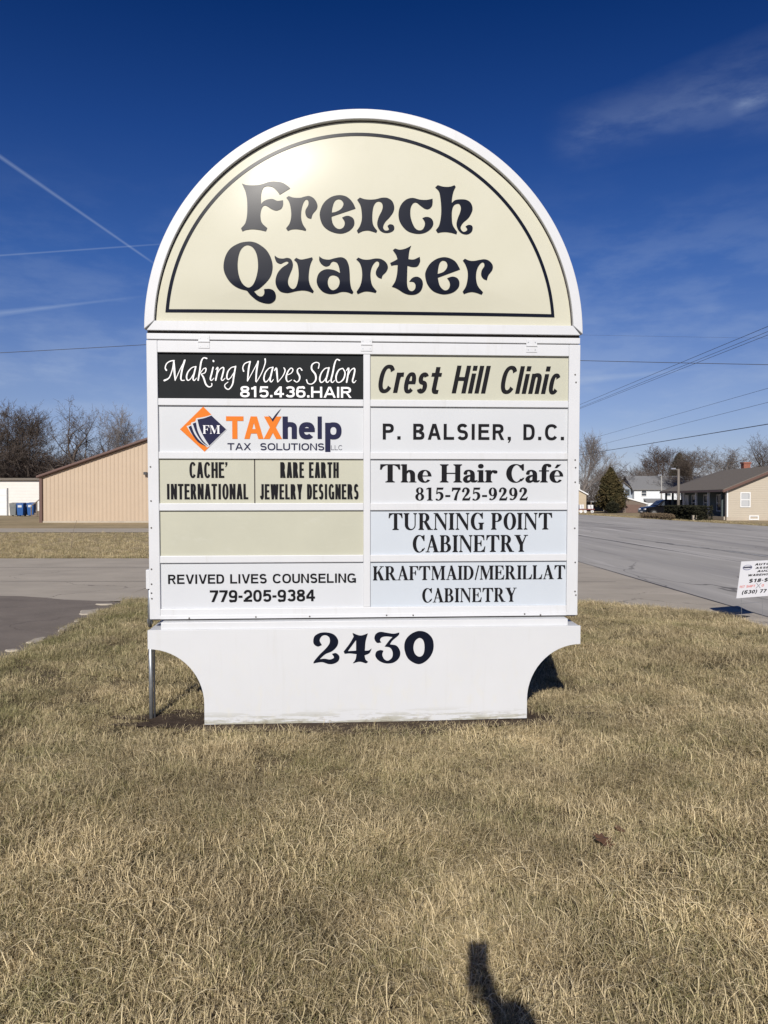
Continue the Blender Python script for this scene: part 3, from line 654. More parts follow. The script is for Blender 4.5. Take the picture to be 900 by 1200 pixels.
# ---- letter placing
def place_print(v2, faces, name, m, parent, x0, x1, z0, z1, c0, c1, yl, label=None):
    v2 = np.array(v2, float); a, b = v2[:, 0].min(), v2[:, 0].max()
    X = x0 + (v2[:, 0] - a) / (b - a) * (x1 - x0); Z = z0 + (v2[:, 1] - c0) / (c1 - c0) * (z1 - z0)
    me = bpy.data.meshes.new(name); me.from_pydata([(x, yl, z) for x, z in zip(X, Z)], [], faces)
    bm = bmesh.new(); bm.from_mesh(me); bm.normal_update()
    for f in bm.faces:
        if f.normal.y > 0: f.normal_flip()
    bm.to_mesh(me); bm.free()
    o = link_mesh(name, me, m, parent)
    if label: o['label'] = label
    return o
# ---- serif lettering drawn from stems, bowls and strokes
class G:
    def __init__(s): s.v, s.f, s.adv, s.lay = [], [], 1.0, 0
    def poly(s, *p):
        b = len(s.v); s.v += [(x, y, s.lay) for x, y in p]; s.f.append(tuple(range(b, b + len(p)))); s.lay += 1; return s
    def ring(s, cx, cy, rx, ry, ix, iy, irx, iry, a0=0, a1=360, n=28):
        b = len(s.v)
        for k in range(n + 1):
            t = R(a0 + (a1 - a0) * k / n)
            s.v += [(cx + rx * math.cos(t), cy + ry * math.sin(t), s.lay), (ix + irx * math.cos(t), iy + iry * math.sin(t), s.lay)]
        for k in range(n): q = b + 2 * k; s.f.append((q, q + 2, q + 3, q + 1))
        s.lay += 1; return s
    def stroke(s, pts, cap=True, n=6):
        P = []
        for i in range(len(pts) - 1):
            p0, p1, p2, p3 = pts[max(i - 1, 0)], pts[i], pts[i + 1], pts[min(i + 2, len(pts) - 1)]
            for k in range(n if i < len(pts) - 2 else n + 1):
                t = k / n; P.append(tuple(.5 * (2 * p1[q] + (p2[q] - p0[q]) * t + (2 * p0[q] - 5 * p1[q] + 4 * p2[q] - p3[q]) * t * t + (3 * p1[q] - p0[q] - 3 * p2[q] + p3[q]) * t ** 3) for q in range(3)))
        b = len(s.v)
        for i, (x, y, wd) in enumerate(P):
            a, c = P[max(i - 1, 0)], P[min(i + 1, len(P) - 1)]; dx, dy = c[0] - a[0], c[1] - a[1]; l = math.hypot(dx, dy) or 1
            s.v += [(x - dy / l * wd / 2, y + dx / l * wd / 2, s.lay), (x + dy / l * wd / 2, y - dx / l * wd / 2, s.lay)]
        for i in range(len(P) - 1): q = b + 2 * i; s.f.append((q, q + 2, q + 3, q + 1))
        s.lay += 1
        if cap:
            for x, y, wd in (P[0], P[-1]): s.dot(x, y, wd / 2)
        return s
    def dot(s, x, y, r, n=12): return s.poly(*[(x + r * math.cos(6.2832 * k / n), y + r * math.sin(6.2832 * k / n)) for k in range(n)])
    def rect(s, x0, x1, y0, y1): return s.poly((x0, y0), (x1, y0), (x1, y1), (x0, y1))
    def stem(s, x, wd=.22, y0=0, y1=1, bot=True, top=True, ov=.09, t=.045):
        s.rect(x, x + wd, y0, y1)
        if bot: s.rect(x - ov, x + wd + ov, y0, y0 + t); s.poly((x - ov * .7, y0 + t), (x + wd + ov * .7, y0 + t), (x + wd, y0 + t + .05), (x, y0 + t + .05))
        if top: s.rect(x - ov, x + wd + ov, y1 - t, y1); s.poly((x - ov * .7, y1 - t), (x, y1 - t - .05), (x + wd, y1 - t - .05), (x + wd + ov * .7, y1 - t))
        return s
def glyph(ch):
    g = G(); w_ = .22
    if ch == ' ': g.adv = .42
    elif ch == 'I': g.stem(.11); g.adv = .46
    elif ch == 'T':
        g.stem(.41, top=False, ov=.11); g.rect(.04, 1.0, .945, 1)
        g.poly((.04, .96), (.02, .70), (.055, .70), (.13, .86), (.30, .95)); g.poly((1.0, .96), (.74, .95), (.91, .86), (.985, .70), (1.02, .70)); g.adv = 1.08
    elif ch == 'H': g.stem(.1); g.stem(.80); g.rect(.3, .82, .475, .53); g.adv = 1.14
    elif ch == 'N':
        g.stem(.14, .045, ov=.1, top=False); g.stem(.90, .045, ov=.1, bot=False); g.rect(.03, .2, .955, 1)
        g.poly((.08, 1), (.32, 1), (.945, .20), (.945, -.02), (.90, -.02), (.15, .93)); g.adv = 1.1
    elif ch == 'M':
        g.stem(.13, .045, ov=.1, top=False); g.stem(.98, .22); g.rect(.03, .2, .955, 1)
        g.poly((.08, 1), (.34, 1), (.69, .22), (.60, -.0), (.56, -.0), (.14, .92)); g.poly((.58, 0), (.64, .12), (1.02, 1), (.98, 1), (.56, .04)); g.adv = 1.34
    elif ch == 'U':
        g.stem(.1, y0=.3, bot=False); g.stem(.83, .045, y0=.3, bot=False, ov=.1); g.ring(.4875, .31, .3875, .325, .575, .31, .255, .26, 180, 360); g.adv = 1.06
    elif ch in 'RP':
        g.stem(.1, ov=.08); g.ring(.44, .735, .36, .265, .44, .735, .135, .215, -90, 90); g.rect(.3, .44, .955, 1); g.rect(.3, .44, .47, .52); g.adv = .88
        if ch == 'R': g.poly((.40, .49), (.58, .53), (.94, .045), (.94, .0), (.72, .0)); g.rect(.70, 1.06, 0, .045); g.adv = 1.08
    elif ch == 'B':
        g.stem(.1, ov=.08); g.ring(.44, .755, .33, .245, .44, .755, .115, .2, -90, 90); g.ring(.44, .27, .42, .27, .44, .27, .185, .222, -90, 90)
        g.rect(.3, .44, .955, 1); g.rect(.3, .44, .0, .048); g.rect(.3, .46, .49, .54); g.adv = .95
    elif ch == 'D':
        g.stem(.1, ov=.08); g.ring(.42, .5, .54, .5, .42, .5, .3, .452, -90, 90); g.rect(.3, .42, .955, 1); g.rect(.3, .42, 0, .048); g.adv = 1.05
    elif ch == 'O': g.ring(.5, .5, .46, .52, .5, .5, .22, .475); g.adv = 1.0
    elif ch in 'CG':
        g.ring(.5, .5, .46, .52, .56, .5, .28, .47, 38, 322 if ch == 'C' else 300)
        g.poly((.92, 1.02), (.92, .66), (.875, .66), (.80, .82), (.72, .93), (.74, .97), (.84, .96), (.88, 1.02))
        if ch == 'C': g.stroke([(.76, .085, .07), (.86, .16, .05), (.93, .26, .04)], False)
        else: g.stem(.70, .22, -.0, .42, bot=False, top=True)
        g.adv = .98 if ch == 'C' else 1.06
    elif ch == 'A':
        g.poly((.47, 1.0), (.53, .90), (.185, .02), (.13, .02)); g.poly((.43, 1.02), (.56, 1.02), (.96, .02), (.70, .02), (.40, .94)); g.rect(.26, .76, .29, .335)
        g.rect(.02, .31, 0, .045); g.rect(.60, 1.06, 0, .045); g.adv = 1.06
    elif ch in 'EF':
        g.stem(.1, ov=.08, bot=(ch == 'F'), top=False); g.rect(.02, .82, .95, 1); g.poly((.82, .96), (.60, .95), (.76, .85), (.80, .70), (.84, .70)); g.rect(.3, .56, .485, .535)
        g.poly((.58, .68), (.62, .68), (.62, .34), (.58, .34), (.56, .44), (.48, .49), (.48, .53), (.56, .58)); g.adv = .88
        if ch == 'E': g.rect(.02, .88, 0, .05); g.poly((.86, .04), (.92, .33), (.88, .33), (.80, .16), (.60, .05)); g.adv = .96
    elif ch == 'L': g.stem(.1, ov=.08, bot=False); g.rect(.02, .86, 0, .05); g.poly((.84, .04), (.91, .35), (.87, .35), (.79, .17), (.58, .05)); g.adv = .92
    elif ch == 'K':
        g.stem(.1, ov=.08); g.poly((.3, .40), (.3, .46), (.78, .97), (.85, .97)); g.poly((.42, .56), (.58, .70), (.97, .04), (.97, 0), (.70, 0)); g.rect(.66, 1.08, 0, .045); g.rect(.64, .98, .955, 1); g.adv = 1.08
    elif ch == 'Y':
        g.stem(.41, .22, 0, .48, top=False); g.poly((.06, .98), (.34, .98), (.63, .48), (.63, .40), (.41, .40)); g.poly((.56, .50), (.62, .44), (.90, .98), (.85, .98)); g.rect(-.02, .44, .955, 1); g.rect(.72, 1.02, .955, 1); g.adv = 1.0
    elif ch == '/': g.poly((.0, -.02), (.09, -.02), (.40, 1.02), (.31, 1.02)); g.adv = .42
    elif ch == '8': g.ring(.38, .765, .28, .245, .38, .765, .115, .195); g.ring(.38, .28, .335, .29, .38, .27, .14, .225); g.adv = .78
    elif ch == '1': g.stem(.27, .2, top=False, ov=.12); g.poly((.27, 1.0), (.47, 1.0), (.47, .9), (.27, .88), (.08, .86), (.08, .90)); g.adv = .72
    elif ch == '5':
        g.poly((.17, .84), (.62, .84), (.68, 1.0), (.17, 1.0)); g.poly((.17, 1.0), (.22, 1.0), (.18, .50), (.12, .50))
        g.stroke([(.15, .52, .05), (.32, .62, .09), (.50, .54, .17), (.57, .34, .21), (.47, .12, .14), (.28, .02, .06), (.15, .08, .14)]); g.adv = .76
    elif ch == '7': g.poly((.07, .82), (.72, .82), (.72, 1.0), (.07, 1.0)); g.poly((.07, .98), (.05, .70), (.09, .70), (.18, .84)); g.stroke([(.66, .92, .09), (.44, .52, .13), (.31, .02, .21)], False); g.adv = .76
    elif ch == '2':
        g.stroke([(.14, .72, .17), (.20, .90, .10), (.38, .96, .10), (.54, .80, .21), (.48, .56, .17), (.28, .30, .08), (.12, .10, .05)])
        g.poly((.08, .0), (.64, 0), (.72, .28), (.68, .28), (.60, .17), (.14, .17)); g.adv = .78
    elif ch == '9': g.ring(.37, .67, .31, .33, .36, .67, .12, .28); g.stroke([(.59, .72, .17), (.61, .48, .18), (.50, .20, .13), (.30, .05, .06), (.18, .10, .14)]); g.adv = .78
    elif ch == '-': g.rect(.05, .42, .27, .42); g.adv = .48
    elif ch == 'h':
        g.stem(.08, .2, 0, 1.0, top=False, ov=.07); g.poly((.08, 1.0), (.28, 1.0), (.28, .9), (.0, .93), (.0, .97))
        g.stroke([(.26, .50, .05), (.42, .64, .10), (.575, .52, .20), (.60, .3, .20), (.60, .02, .20)], False); g.rect(.43, .77, 0, .045); g.adv = .84
    elif ch in 'eé':
        g.ring(.37, .335, .34, .355, .41, .345, .16, .30, 5, 322); g.rect(.2, .71, .33, .38)
        if ch == 'é': g.poly((.30, .80), (.38, .80), (.60, 1.0), (.42, 1.0))
        g.adv = .76
    elif ch == 'a':
        g.stroke([(.17, .50, .15), (.22, .62, .10), (.38, .66, .08), (.52, .54, .17), (.54, .34, .20), (.54, .12, .20), (.66, .05, .10), (.76, .10, .05)])
        g.stroke([(.50, .40, .05), (.26, .33, .11), (.155, .17, .18), (.26, .04, .13), (.48, .12, .05)]); g.adv = .78
    elif ch == 'i': g.stem(.1, .2, 0, .68, top=False, ov=.07); g.poly((.1, .68), (.02, .65), (.02, .61), (.1, .6)); g.dot(.19, .90, .125); g.adv = .42
    elif ch == 'r': g.stem(.08, .2, 0, .68, top=False, ov=.07); g.poly((.08, .68), (.0, .65), (.0, .61), (.08, .6)); g.stroke([(.26, .44, .05), (.38, .62, .09), (.53, .58, .18)]); g.adv = .66
    elif ch == 'f': g.stem(.14, .2, 0, .82, top=False, ov=.08); g.rect(.0, .48, .61, .675); g.stroke([(.24, .78, .20), (.30, .94, .15), (.42, 1.0, .08), (.52, .93, .16)]); g.adv = .52
    return g
def serif(txt, px0, px1, pyb, pyt, m, parent, yl, track=0.0, fat=.035):
    V, Fq, x = [], [], 0.0
    lay = []
    for ch in txt:
        g = glyph(ch); b = len(V); V += [(vx + x, vy) for vx, vy, _l in g.v]; lay += [l for _x, _y, l in g.v]; Fq += [tuple(i + b for i in f) for f in g.f]
        b = len(V); V += [(vx + x + fat, vy) for vx, vy, _l in g.v]; lay += [l + g.lay for _x, _y, l in g.v]; Fq += [tuple(i + b for i in f) for f in g.f]; x += g.adv + track + fat
    x0, z0 = S(px0, pyb, yl); x1, _z = S(px1, pyb, yl); _x, z1 = S(px0, pyt, yl)
    o = place_print(V, Fq, 'lettering', m, parent, x0, x1, z0, z1, 0.0, 1.0, yl)
    for v, l in zip(o.data.vertices, lay): v.co.y -= l * .00006
    return o
def script(strokes, ox, oy, sc, m, parent, yl, V=None):
    g = G()
    for st in strokes: g.stroke([(ox + x / sc, -(oy + y / sc), wd / sc) for x, y, wd in st], True, 5)
    vs_ = []
    for x, y, l in g.v: X, Z = S(x, -y, yl); vs_.append((X, yl - .00004 * l, Z))
    return vs_, g.f

# ---- plain sans lettering drawn from bars and arcs; W is the width of an O, t the stroke
def sg(ch, W, t):
    g = G(); th = t * .88; h = th / 2; k = t / 2
    def arcp(cx, cy, rx, ry, a0, a1, n=10, e=2.35):
        o = []
        for i in range(n + 1):
            a = R(a0 + (a1 - a0) * i / n); c, s_ = math.cos(a), math.sin(a)
            o.append((cx + rx * math.copysign(abs(c) ** (2 / e), c), cy + ry * math.copysign(abs(s_) ** (2 / e), s_), t * (.94 + .06 * abs(c))))
        return o
    def O(cx, cy, rx, ry, a0=0, a1=360, e=2.35, n=30):
        b_ = len(g.v)
        for i in range(n + 1):
            a = R(a0 + (a1 - a0) * i / n); c, s_ = math.cos(a), math.sin(a)
            for qx, qy in ((rx, ry), (rx - t, ry - th)): g.v.append((cx + qx * math.copysign(abs(c) ** (2 / e), c), cy + qy * math.copysign(abs(s_) ** (2 / e), s_), g.lay))
        for i in range(n): q = b_ + 2 * i; g.f.append((q, q + 2, q + 3, q + 1))
        g.lay += 1
    ov = .012; E = .82 * W; D = .86 * W
    if ch == ' ': g.adv = .36 * W + .06
    elif ch == 'I': g.rect(.03, .03 + t, 0, 1); g.adv = t + .06
    elif ch in 'EF':
        g.rect(0, t, 0, 1); g.rect(t, E, 1 - th, 1); g.rect(t, E * .93, .53 - h, .53 + h)
        if ch == 'E': g.rect(t, E * 1.02, 0, th)
        g.adv = E * 1.02 if ch == 'E' else E * .96
    elif ch == 'L': g.rect(0, t, 0, 1); g.rect(t, E * .96, 0, th); g.adv = E * .94
    elif ch == 'T': g.rect(0, E * 1.08, 1 - th, 1); g.rect(E * .54 - k, E * .54 + k, 0, 1 - th); g.adv = E * 1.08
    elif ch == 'H': g.rect(0, t, 0, 1); g.rect(D + .04 - t, D + .04, 0, 1); g.rect(t, D + .04 - t, .52 - h, .52 + h); g.adv = D + .04
    elif ch == 'N': g.rect(0, t, 0, 1); g.rect(D + .04 - t, D + .04, 0, 1); g.poly((t * .3, 1), (t * 1.05, 1), (D + .04 - t * .3, 0), (D + .04 - t * 1.05, 0)); g.adv = D + .04
    elif ch == 'M':
        w2 = W * 1.08; g.rect(0, t * .95, 0, 1); g.rect(w2 - t * .95, w2, 0, 1); g.poly((0, 1), (t * 1.25, 1), (w2 / 2 + k, 0), (w2 / 2 - k, 0)); g.poly((w2 - t * 1.25, 1), (w2, 1), (w2 / 2 + k, 0), (w2 / 2 - k, 0)); g.adv = w2
    elif ch == 'A':
        w2 = W * .98; m_ = w2 / 2; g.poly((m_ - t * .6, 1), (m_ + t * .35, 1), (t * 1.02, 0), (0, 0)); g.poly((m_ - t * .35, 1), (m_ + t * .6, 1), (w2, 0), (w2 - t * 1.02, 0)); g.rect(w2 * .22, w2 * .78, .24, .24 + th); g.adv = w2 * .97
    elif ch == 'V':
        w2 = W * .94; m_ = w2 / 2; g.poly((0, 1), (t * 1.04, 1), (m_ + t * .35, 0), (m_ - t * .6, 0)); g.poly((w2 - t * 1.04, 1), (w2, 1), (m_ + t * .6, 0), (m_ - t * .35, 0)); g.adv = w2 * .97
    elif ch == 'W':
        w2 = W * 1.36
        for a_, c_ in ((0, .27), (.27, .5), (.5, .73), (.73, 1)):
            up = a_ in (0, .5); xa, xb = a_ * w2, c_ * w2; sh = t * .5
            xa = min(max(xa, sh), w2 - sh); xb = min(max(xb, sh), w2 - sh)
            g.poly((xa - sh, 1 if up else 0), (xa + sh, 1 if up else 0), (xb + sh, 0 if up else 1), (xb - sh, 0 if up else 1))
        g.adv = w2
    elif ch == 'X': w2 = W * .94; q = t * 1.15; g.poly((0, 0), (q, 0), (w2 - .02, 1), (w2 - q - .02, 1)); g.poly((w2 - q, 0), (w2, 0), (q + .02, 1), (.02, 1)); g.adv = w2
    elif ch == 'Y': w2 = W * .92; m_ = w2 / 2; g.rect(m_ - k, m_ + k, 0, .45); g.poly((0, 1), (t * 1.1, 1), (m_ + k, .42), (m_ - k, .42)); g.poly((w2 - t * 1.1, 1), (w2, 1), (m_ + k, .42), (m_ - k, .42)); g.adv = w2 * .96
    elif ch == 'K': g.rect(0, t, 0, 1); g.poly((t, .30), (t, .52), (D - t * 1.1, 1), (D + .02, 1)); g.poly((t * 1.6, .50), (t * 2.3, .64), (D + .05, 0), (D - t * 1.1, 0)); g.adv = D + .03
    elif ch == 'O': O(W / 2, .5, W / 2, .5 + ov); g.adv = W
    elif ch == 'C': O(W / 2, .5, W / 2, .5 + ov, 36, 324); g.adv = W * .95
    elif ch == 'G': O(W / 2, .5, W / 2, .5 + ov, 36, 318); g.rect(W - t, W, .0, .50); g.rect(W * .55, W - t, .5 - th, .5); g.adv = W
    elif ch == 'D': g.rect(0, t, 0, 1); O(D * .42, .5, D * .58, .5, -90, 90, 2.6); g.rect(t, D * .42, 1 - th, 1); g.rect(t, D * .42, 0, th); g.adv = D
    elif ch == 'U': g.rect(0, t, .35, 1); g.rect(D - t + .02, D + .02, .35, 1); O(D / 2 + .01, .35, D / 2 + .01, .35 + ov, 180, 360); g.adv = D + .02
    elif ch == 'J': q = W * .66; g.rect(q - t, q, .3, 1); O(q / 2, .3, q / 2, .3 + ov, 190, 360); g.adv = q
    elif ch in 'PR':
        g.rect(0, t, 0, 1); ry = .29; O(E * .5, 1 - ry, E * .5, ry, -90, 90, 2.5); g.rect(t, E * .5, 1 - th, 1); g.rect(t, E * .5, 1 - 2 * ry, 1 - 2 * ry + th); g.adv = E
        if ch == 'R': g.poly((E * .46, .47), (E * .46 + t * .9, .47), (E + .05, 0), (E + .05 - t * 1.1, 0)); g.adv = E + .05
    elif ch == 'B': g.rect(0, t, 0, 1); O(E * .55, .755, E * .40, .245, -90, 90, 2.5); O(E * .55, .27, E * .47, .27, -90, 90, 2.5); g.rect(t, E * .55, 1 - th, 1); g.rect(t, E * .55, 0, th); g.rect(t, E * .57, .525 - h, .525 + h); g.adv = E * 1.03
    elif ch in 'S$':
        q = E * 1.0; cx = q / 2; mid = .515; ru = (1 + ov - h - mid) / 2; rl = (mid + ov - h) / 2
        g.stroke(arcp(cx, 1 + ov - h - ru, q / 2 - k * 1.1, ru, 25, 245, 10, 2.2) + arcp(cx, rl - ov + h, q / 2 - k, rl, 65, -155, 10, 2.2), False, 3)
        if ch == '$': g.rect(cx - t * .2, cx + t * .2, -.12, 1.12)
        g.adv = q
    elif ch in '069':
        q = .68 * W if ch == '0' else .68 * W
        q = E * .92
        if ch == '0': O(q / 2, .5, q / 2, .5 + ov, 0, 360, 2.5)
        else:
            fl = (lambda x, y: (x, y)) if ch == '6' else (lambda x, y: (q - x, 1 - y))
            O(q / 2, *( (.33,) if ch == '6' else (.67,)), q / 2, .33 + ov)
            P_ = [(q - k * 1.2, .80), (q * .78, .94), (q * .5, 1 + ov - h), (q * .24, .90), (k * 1.1, .66), (k, .33)]
            g.stroke([(*fl(x, y), t * .95) for x, y in P_], False)
        g.adv = q
    elif ch == '8': q = E * .92; O(q / 2, .755, q * .46, .245 + ov); O(q / 2, .28, q / 2, .28 + ov); g.adv = q
    elif ch == '1': g.rect(E * .30, E * .30 + t, 0, 1); g.poly((E * .30, 1), (E * .30, .72), (E * .02, .70), (E * .02, .70 + th), (E * .2, .90)); g.adv = E * .30 + t + E * .14
    elif ch == '7': q = E * .9; g.rect(0, q, 1 - th, 1); g.poly((q * .18, 0), (q * .18 + t * 1.1, 0), (q, 1 - th), (q - t * 1.15, 1 - th)); g.adv = q
    elif ch == '4': q = E * .96; g.rect(q * .55, q * .55 + t, 0, 1); g.rect(0, q, .22, .22 + th); g.poly((0, .22 + th * .6), (0, .22 + th * 1.3), (q * .55, 1), (q * .55 + t * .3, 1), (q * .55 + t * .2, .80), (t * .95, .22 + th * .8)); g.adv = q
    elif ch == '2':
        q = E * .92; ru = .30; g.stroke([(x, y, w_) for x, y, w_ in arcp(q / 2, 1 + ov - h - ru, q / 2 - k, ru, 170, -25, 9)] + [(q * .58, .38, t), (k * 1.4, th * .9, t)], False, 4)
        g.rect(0, q, 0, th); g.adv = q
    elif ch == '3': q = E * .92; g.stroke(arcp(q / 2, .755 - h * .3, q / 2 - k * 1.15, .245 + ov - h * .7, 160, -95, 9), False, 3); g.stroke(arcp(q / 2, .27 + h * .5, q / 2 - k, .265 + ov - h * .6, 95, -160, 9), False, 3); g.adv = q
    elif ch == '5': q = E * .92; g.rect(q * .14, q * .95, 1 - th, 1); g.poly((q * .12, 1), (q * .12 + t * .95, 1), (q * .06 + t * .95, .46), (q * .03, .42)); g.stroke(arcp(q / 2, .335, q / 2 - k, .335 + ov - h, 125, -155, 11), False, 3); g.adv = q
    elif ch == '.': g.rect(.02, .02 + t * 1.05, 0, t * 1.05); g.adv = t + .06
    elif ch == ',': g.poly((.02, t), (.02 + t * 1.05, t), (.02 + t * 1.05, 0), (.02 + t * .5, -.18), (.02 + t * .1, -.18), (.02 + t * .5, 0), (.02, 0)); g.adv = t + .06
    elif ch == "'": g.poly((.0, 1), (t * .9, 1), (t * .9, .84), (t * .3, .68), (.0, .70), (t * .35, .84), (0, .84)); g.adv = t
    elif ch == '-': g.rect(0, W * .36, .34, .34 + th * 1.05); g.adv = W * .36
    elif ch in '()': s_ = 1 if ch == '(' else -1; g.stroke([(W * .17 + s_ * W * .13, 1.03, t * .6), (W * .17 - s_ * W * .06, .75, t * .85), (W * .17 - s_ * W * .10, .42, t * .9), (W * .17 - s_ * W * .06, .08, t * .85), (W * .17 + s_ * W * .13, -.22, t * .6)], False); g.adv = W * .34
    elif ch in 'il': g.rect(.0, t, 0, 1 if ch == 'l' else .72); g.adv = t
    elif ch in 'hn': q = W * .72; H_ = 1 if ch == 'h' else .73; g.rect(0, t, 0, H_); g.rect(q - t, q, 0, .50); O(q / 2, .48, q / 2, .26 + ov, 0, 180, 2.5); g.adv = q
    elif ch == 'p': q = W * .80; g.rect(0, t, -.60, .72); O(q / 2, .36, q / 2, .37 + ov); g.adv = q
    elif ch == 'r': q = W * .48; g.rect(0, t, 0, .73); g.stroke([(k, .44, t), (q * .45, .63, th * 1.1), (q, .66, th * 1.15)], False); g.adv = q
    elif ch == 'c': q = W * .70; O(q / 2, .365, q / 2, .37 + ov, 38, 322); g.adv = q
    elif ch == 'e': q = W * .74; O(q / 2, .365, q / 2, .37 + ov, 0, 318); g.rect(t * .8, q - .004, .33 - h * .2, .33 + th * .75); g.adv = q
    elif ch == 's':
        q = W * .66; m_ = .375; ru = (.74 - h - m_) / 2; rl = (m_ - h + ov) / 2
        g.stroke(arcp(q / 2, m_ + ru, q / 2 - k, ru, 25, 245, 8, 2.1) + arcp(q / 2, rl + h - ov, q / 2 - k, rl, 65, -155, 8, 2.1), False, 3); g.adv = q
    elif ch == 't': q = max(W * .46, t * 2.3); g.rect(q * .3, q * .3 + t, .12, .94); g.rect(0, q, .73 - th, .73); g.stroke([(q * .3 + k, .18, t), (q * .3 + k * 1.4, .06, t), (q, .045, th)], False); g.adv = q
    if ch == 'i': g.rect(0, t, .82, 1)
    return g
def sans(txt, px0, px1, pyb, pyt, m, parent, yl, t=.19, shear=0.0, track=.10, word=1.0, label=None, plane=None):
    pf = plane or S
    x0, z0 = pf(px0, pyb, yl); x1, _z = pf(px1, pyb, yl); _x, z1 = pf(px0, pyt, yl)
    goal = (x1 - x0) / (z1 - z0) - shear
    def run(W):
        V, F_, lay, x = [], [], [], 0.0
        for ch in txt:
            g = sg(ch, W, t); b = len(V); V += [(a + x, c) for a, c, _l in g.v]; lay += [l for _a, _c, l in g.v]; F_ += [tuple(i + b for i in f) for f in g.f]
            x += g.adv * (word if ch == ' ' else 1) + track
        return V, F_, lay, max(v[0] for v in V) - min(v[0] for v in V)
    wa, wb = run(.6)[3], run(.8)[3]
    W = .6 + (goal - wa) / (wb - wa) * .2 if abs(wb - wa) > 1e-6 else .7
    V, F_, lay, _w = run(max(W, .3))
    V = [(x + shear * y, y) for x, y in V]
    o = place_print(V, F_, 'lettering', m, parent, x0, x1, z0, z1, 0.0, 1.0, yl, label)
    for v, l in zip(o.data.vertices, lay): v.co.y -= l * .00006
    return o

# ---- tenant panels
rows = [(2.655, 2.332), (2.282, 1.953), (1.903, 1.585), (1.532, 1.208), (1.156, .826)]
cols = [(-1.481, -.026), (.024, 1.473)]
YP = .010     # panels sit a little behind the frame
YL = YP - .003
names = [[('black panel with white script lettering', M_pblack), ('cream panel with slanted black lettering', M_pcream)],
         [('grey panel with orange diamond emblem', M_pgrey), ('grey panel with plain black lettering, second from top', M_pgrey)],
         [('faded cream panel split in two halves', M_pcreamworn), ('grey panel with bold black serif lettering', M_pgrey)],
         [('blank cream panel', M_pcreamworn), ('pale blue grey panel with two lines of black serif capitals, upper', M_pblue)],
         [('white panel with two lines of plain black lettering', M_pwhite), ('pale blue grey panel at the bottom of its column', M_pblue)]]
PN = {}
for r_, (z1, z0) in enumerate(rows):
    for c_, (x0, x1) in enumerate(cols):
        lab, m = names[r_][c_]
        b = MB()
        if (r_, c_) == (2, 0):
            xm = S(298.5, 560, YP)[0]; b.box(x0 - .008, xm - .004, YP, YP + .008, z0 - .008, z1 + .008); b.box(xm + .004, x1 + .008, YP, YP + .008, z0 - .008, z1 + .008)
            MB().box(xm - .004, xm + .004, YP - .001, YP + .008, z0 - .006, z1 + .006).build('divider_line', M_gap, sign)
        else: b.box(x0 - .008, x1 + .008, YP, YP + .008, z0 - .008, z1 + .008)
        o = b.build('tenant_panel', m, sign); o['label'] = lab; PN[(r_, c_)] = o
# face frame: stiles, rails, mullion
FZ0, FZ1 = .752, 2.739
def bar(name, x0, x1, z0, z1, y0=-.012, y1=.018, bev=.004): return MB().box(x0, x1, y0, y1, z0, z1).build(name, M_white2, sign, bev)
bar('frame_stile', -1.560, -1.484, FZ0, FZ1); bar('frame_stile', 1.476, 1.560, FZ0, FZ1)
bar('frame_rail', -1.484, 1.476, rows[0][0], FZ1 - .0005, -.0115); bar('frame_rail', -1.484, 1.476, FZ0, rows[4][1], -.0115)
bar('frame_rail', -1.484, 1.476, FZ0 + .001, FZ0 + .028, -.020, -.0112, .002)
bar('mullion', cols[0][1], cols[1][0], rows[4][1], rows[0][0], -.0095)
for k in range(4):
    zt, zb = rows[k][1], rows[k + 1][0]
    bar('rail_bar', -1.484, cols[0][1], zb, zt, -.0075); bar('rail_bar', cols[1][0], 1.476, zb, zt, -.0075)
# raised inner bead round the opening
bar('frame_head', -1.558, 1.558, 2.746, 2.789, -.010)
MB().box(-1.55, 1.55, .004, .019, 2.736, 2.750).build('head_seam', mat('grey_seam', (.30, .29, .28), .7), sign)
MB().box(-1.545, 1.545, -.004, .30, .744, .753).build('bottom_seam', M_gap, sign)
def hinge(px, py):
    x, z = S(px, py, -.012); h = MB()
    h.box(x - .040, x + .040, -.0155, -.0118, z - .046, z - .004); h.box(x - .040, x + .040, -.0155, -.0105, z + .004, z + .046)
    ho = h.build('hinge', M_white2, sign, .0015)
    k = MB(); k.tube([(x - .04, -.016, z), (x + .04, -.016, z)], .0055, 8); k.build('hinge_pin', M_white2, ho)
    for sx in (-.026, .026):
        for sz in (-.028, .026):
            q = MB(); q.tube([(x + sx, -.0172, z + sz), (x + sx, -.0150, z + sz)], .0045, 8); q.build('hinge_screw', M_galv, ho)
for px, py in ((239, 400.5), (429.5, 404), (623, 405.5)): hinge(px, py)
scm = MB(); scm.tube([(0, -.004, 0), (0, 0, 0)], .0058, 8); scme = scm.mesh('screw'); scme.materials.append(mat('dark_screw', (.10, .09, .085), .5, metal=.4))
for px, py in ((176.3, 547), (177, 587), (177.3, 618.5), (177.5, 667), (177.6, 684.5), (177.5, 695), (178, 701.5), (674, 439), (675, 448), (674, 539), (674.5, 548), (674, 565), (673.5, 619), (674, 659), (673.8, 693), (674.8, 697.3),
               (222, 724.2), (300, 722.8), (363, 722.2), (453, 720.8), (484, 720.8), (614.5, 719.3), (633, 720.3)):
    x, z = S(px, py, -.013); yy = -.0118 if px < 200 or px > 670 else -.0198
    o = link_mesh('screw', scme, None, sign); o.location = (x, yy, z)

